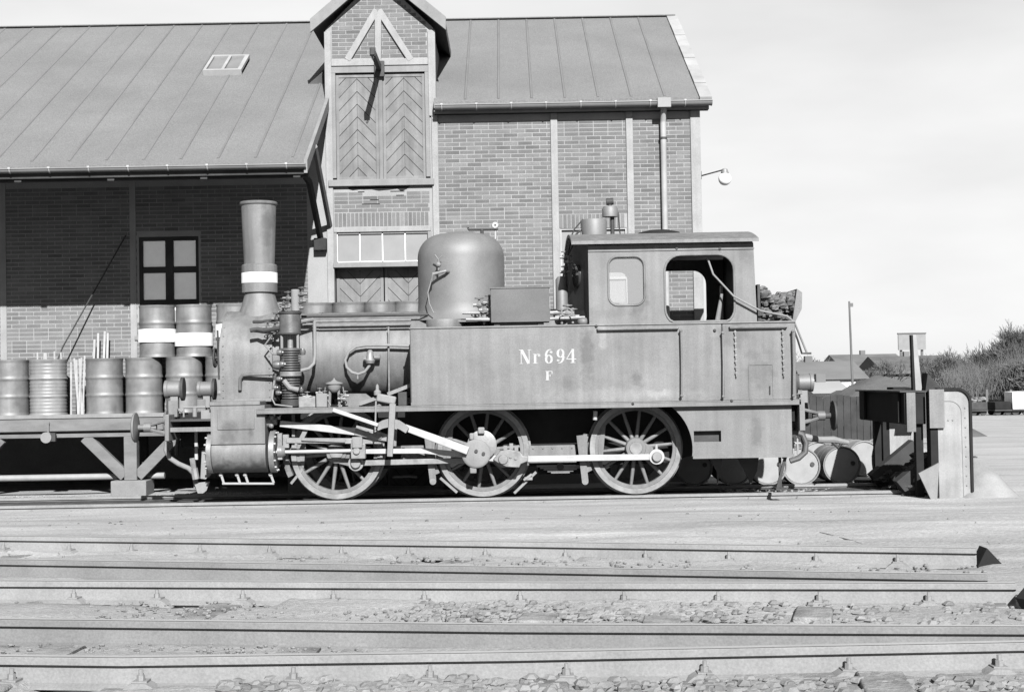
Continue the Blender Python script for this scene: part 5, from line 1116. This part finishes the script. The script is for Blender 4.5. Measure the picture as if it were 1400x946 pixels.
# marker post
q = P(1249, 458, .3); mp_ = thing('marker_post', 'slim tapering post rising above the buffer stop', 'post', (q.x, .3, 1.38))
M().prism([(q.x-.02, q.z), (q.x+.03, q.z), (q.x+.10, 1.36), (q.x+.0, 1.36)], 'y', .27, .33).build('post_board', 'head', mp_); M().prism([(q.x-.05, q.z+.0), (q.x-.022, q.z), (q.x-.002, 1.36), (q.x-.04, 1.36)], 'y', .25, .35).build('post_shaded_side', 'black', mp_)  # black strip paints the shaded left side of the post
M().prism([(q.x+.1, 1.36), (q.x+.36, 1.36), (q.x+.14, 1.62)], 'y', .1, .4).build('post_gusset', 'darkwood', mp_)
# tie timbers at the track end
tag(M().box(P(1172, 664, .9).x, 5.5, .85, 1.1, -.1, .03).build('timber_baulk', 'black', origin=(5.2, 1, -.1)), 'black timber baulk lying at the end of the track', 'baulk')
# coal stage
FY = 17.0; x0, x1 = P(1108, 560, FY).x, P(1236, 560, FY).x
fence = thing('plank_fence', 'dark vertical plank retaining fence in front of a slag mound', 'fence', ((x0+x1)/2, FY, -.07))
zt = P(1160, 541, FY).z; x = x0-1.2
while x < x1:
    w = random.uniform(.15, .19); M().box(x, x+w-.012, FY+random.uniform(-.012, .012), FY+.04, -.12, zt+random.uniform(-.03, .03)).build('plank', 'darkwood', fence, smooth=0); x += w
for z in (.2, .85): M().box(x0-1.2, x1, FY+.045, FY+.11, z, z+.1).build('rail', 'darkwood', fence)
x = x0-1.1
while x < x1: M().box(x, x+.12, FY+.111, FY+.22, -.12, zt).build('post', 'darkwood', fence); x += 2
def mound(name, px, py, Y, hw, dep, lab, m, base=-.07, seed=1):
    random.seed(seed); top = P(px, py, Y); b = M(); n = 28
    for i in range(n):
        for j in range(n):
            u, v = i/(n-1)*2-1, j/(n-1)*2-1; h = max(0, 1-abs(u)**1.7)*max(0, 1-abs(v)**2)
            b.v.append((top.x+hw*u, Y+dep*v, base-.1+(top.z-base+.1)*h*(1+.05*sin(u*9+v*5))+random.uniform(-.04, .04)*min(1, h*4)))
    b.f = [(i*n+j, (i+1)*n+j, (i+1)*n+j+1, i*n+j+1) for i in range(n-1) for j in range(n-1)]; b.t = [1.0]*len(b.f)
    return tag(b.build(name, m, origin=(top.x, Y, base)), lab, 'mound')
mound('slag_mound', 1196, 516, 21.5, 2.5, 3.8, 'grey slag mound heaped behind the plank fence', 'mound')
# ground strip of scrub at the far right
mound('earth_bank', 1330, 540, 62, 16, 8, 'low dark earth bank beneath the bare bushes', 'hedge', seed=4)
mound('grassy_bank', 1365, 552, 50, 9, 4, 'grey grassy bank behind the parked trolleys', 'sand', seed=7)
# houses
def house(px0, px1, pyE, pyR, Y, dep, lab, wm='farwall', rm='far', wins=0, gable_x=False, zb=-.2, winband=None):
    a, c = P(px0, pyE, Y), P(px1, pyE, Y); R_ = P((px0+px1)/2, pyR, Y+dep/2); h = thing('house', lab, 'house', ((a.x+c.x)/2, Y+dep/2, zb))
    M().box(a.x+.3, c.x-.3, Y+.3, Y+dep-.3, zb, a.z).build('wall', wm, h, smooth=0)
    r = M()
    if gable_x: r.prism([(a.x, a.z), (c.x, a.z), ((a.x+c.x)/2, R_.z)], 'y', Y, Y+dep)
    else: r.prism([(Y, a.z), (Y+dep, a.z), (Y+dep/2, R_.z)], 'x', a.x, c.x)
    ro = r.build('roof', rm, h, smooth=0); xm_ = (a.x+c.x)/2
    M().box(xm_-.22, xm_+.22, Y+dep/2-.25, Y+dep/2+.25, R_.z-.4, R_.z+.35).build('chimney', 'far', ro, smooth=0)
    for i in range(wins):
        x = a.x+.3+(c.x-a.x-.6)*(i+.5)/wins; w = (c.x-a.x)/wins*.28; z1 = a.z-.5; z0_ = a.z-1.7 if winband is None else winband
        wf = M().box(x-w, x+w, Y+.22, Y+.31, z0_, z1).build('window', 'farwhite', h, smooth=0); M().box(x-w*.75, x+w*.75, Y+.2, Y+.225, z0_+.15, z1-.15).build('pane', 'zinc', wf, smooth=0)
    return h
house(1060, 1190, 520, 494, 70, 9, 'long low building with wide grey roof behind the slag mound', 'farwhite', 'far', 5)
house(1112, 1168, 538, 521, 46, 6, 'bright white shed wall beside the slag mound', 'farwhite', 'farwall', 0)
house(1150, 1245, 502, 484, 110, 10, 'far low house with pale window band and dark eaves', 'farwall', 'twig', 4)
house(1212, 1322, 512, 486, 95, 12, 'far house with pale roof slope behind the bare trees', 'farwall', 'mound', 3)
house(1180, 1420, 512, 505, 80, 6, 'long low outbuilding with grey roof along the bank', 'hedge', 'far', 0)
a, c = P(1228, 457, 120), P(1266, 478, 120); bb = thing('sign_board', 'large grey rectangular board above the far roofs', 'board', ((a.x+c.x)/2, 120, -.1)); M().box(a.x, c.x, 120, 120.2, c.z, a.z).build('panel', 'zinc', bb); 
for x in (a.x+.3, c.x-.3): M().box(x-.1, x+.1, 120.2, 120.4, -.1, a.z).build('leg', 'twig', bb)
M().box(a.x-.05, c.x+.05, 119.95, 120.25, a.z, a.z+.12).build('top_rail', 'twig', bb)
p = P(1161, 412, 60); po = thing('utility_pole', 'tall thin pole rising above the far roofs', 'pole', (p.x, 60, -.1)); M().cyl((p.x+.1, 60, -.1), (p.x, 60, p.z), .075, .05, 10).build('pole', 'twig', po); M().box(p.x-.02, p.x+.2, 59.95, 60.05, p.z-.3, p.z-.1).build('bracket', 'twig', po)
# wire fence posts before the bank
for i, px in enumerate((1349, 1382, 1315)):
    q = P(px, 545, 44); tag(M().box(q.x-.05, q.x+.05, 43.95, 44.05, -.12, q.z+.4).build('fence_post', 'twig', origin=(q.x, 44, -.1)), 'thin dark fence post before the grassy bank', 'post', 'posts before the grassy bank')
# far trolleys
for i, (px, m, lab) in enumerate(((1335, 'soot', 'low dark trolley loaded with scrap before the bank'), (1368, 'black', 'low black trolley before the bank'), (1392, 'white', 'white topped wagon end at the edge of the bank'))):
    q = P(px, 590, 38); t = thing('trolley', lab, 'trolley', (q.x, 38, -.07)); M().box(q.x-.32, q.x+.32, 37.6, 38.6, .16, .46 if i < 2 else .85).build('body', m, t, .02); M().box(q.x-.34, q.x+.34, 37.55, 38.65, .1, .158).build('frame', 'soot', t)
    for sx in (-.2, .2):
        for sy in (37.7, 38.5): M().cyl((q.x+sx, sy-.04, .06), (q.x+sx, sy+.04, .06), .13, n=14).build('wheel', 'soot', t)
    if i == 0:
        b = M(); 
        for _ in range(14): b.rock((q.x+random.uniform(-.28, .28), random.uniform(37.7, 38.5), .5+random.uniform(0, .12)), random.uniform(.06, .13))
        b.build('scrap', 'stone', t, smooth=0)
    if i == 1: tag(M().lathe([(.01, 0), (.24, 0), (.26, .3), (.15, .5), (.01, .55)], (q.x+.55, 38.2, -.07), 'z', 16).build('white_sack', 'white', origin=(q.x+.55, 38.2, -.07)), 'small white sack standing beside the black trolley', 'sack')
# bare trees
def tree(px, pyTop, Y, spread, seed, lab, dens=3, pyB=None):
    rnd = random.Random(seed); base = P(px, 560, Y); top = P(px, pyTop, Y).z; H = top+.1
    t = thing('bare_tree', lab, 'tree', (base.x, Y, -.15), 'bare trees and bushes on the bank'); tr = M(); cr = M()
    def grow(p, d, L, r, lev):
        q = p+d*L; (tr if lev < 2 else cr).tube([p, p.lerp(q, .5)+Vector((rnd.uniform(-1, 1), rnd.uniform(-1, 1), 0))*L*.06, q], [r, r*.8, r*.6], 5 if lev < 2 else 3)
        if lev >= 5: return
        for _ in range(dens if lev > 0 else dens+1):
            nd = (d+Vector((rnd.uniform(-1, 1)*spread, rnd.uniform(-1, 1)*spread, rnd.uniform(-.25, .75)))).normalized()
            grow(p.lerp(q, rnd.uniform(.45, 1)), nd, L*rnd.uniform(.58, .8), max(r*.58, .012), lev+1)
    for s in range(rnd.choice((2, 3))):
        grow(Vector((base.x+rnd.uniform(-.5, .5), Y+rnd.uniform(-.5, .5), -.2)), Vector((rnd.uniform(-.25, .25), 0, 1)).normalized(), H*.36, .05+.008*H, 0)
    tr.build('trunk', 'twig', t); cr.build('crown', 'twig', t)
for i, (px, pt, Y, sp_) in enumerate(((1110, 470, 85, .8), (1215, 480, 75, .7), (1195, 492, 72, .6), (1262, 478, 72, .7), (1285, 474, 70, .7), (1300, 470, 68, .7), (1322, 472, 70, .8), (1342, 456, 66, .7), (1358, 456, 62, .7), (1376, 446, 60, .7), (1392, 438, 58, .7), (1408, 430, 58, .7), (1385, 480, 52, 1.0), (1400, 475, 50, 1.0), (1365, 495, 55, 1.0), (1332, 490, 58, 1.0), (1310, 500, 60, 1.0), (1425, 440, 62, .9))):
    tree(px, pt, Y, sp_, 100+i, 'leafless tree with fine twigs rising over the bank' if i > 2 else 'slender leafless tree among the far roofs', 4 if i > 8 else 3)
# scrub under the trees
rnd = random.Random(5); b = M()
for _ in range(5200):
    u = rnd.random(); px = 1240+175*u**.7; Y = rnd.uniform(50, 66); base = P(px, 545, Y); h = (.5+2.6*max(0, (px-1240)/175)**1.5)*rnd.uniform(.4, 1); z0_ = rnd.uniform(.3, 1.5) if px > 1290 else rnd.uniform(0, .8)
    d = Vector((rnd.uniform(-.5, .5), rnd.uniform(-.4, .4), 1))*h*.8; s = rnd.uniform(.005, .012); p = Vector((base.x, Y, z0_)); b.add([p+Vector((-s, 0, 0)), p+Vector((s, 0, 0)), p+d+Vector((s*.4, 0, 0)), p+d*.6+Vector((0, s, 0))], [(0, 1, 2), (0, 2, 3), (1, 3, 2)])
tag(b.build('brushwood', 'hedge', smooth=0), 'dense leafless brushwood covering the bank', 'scrub', kind='stuff')
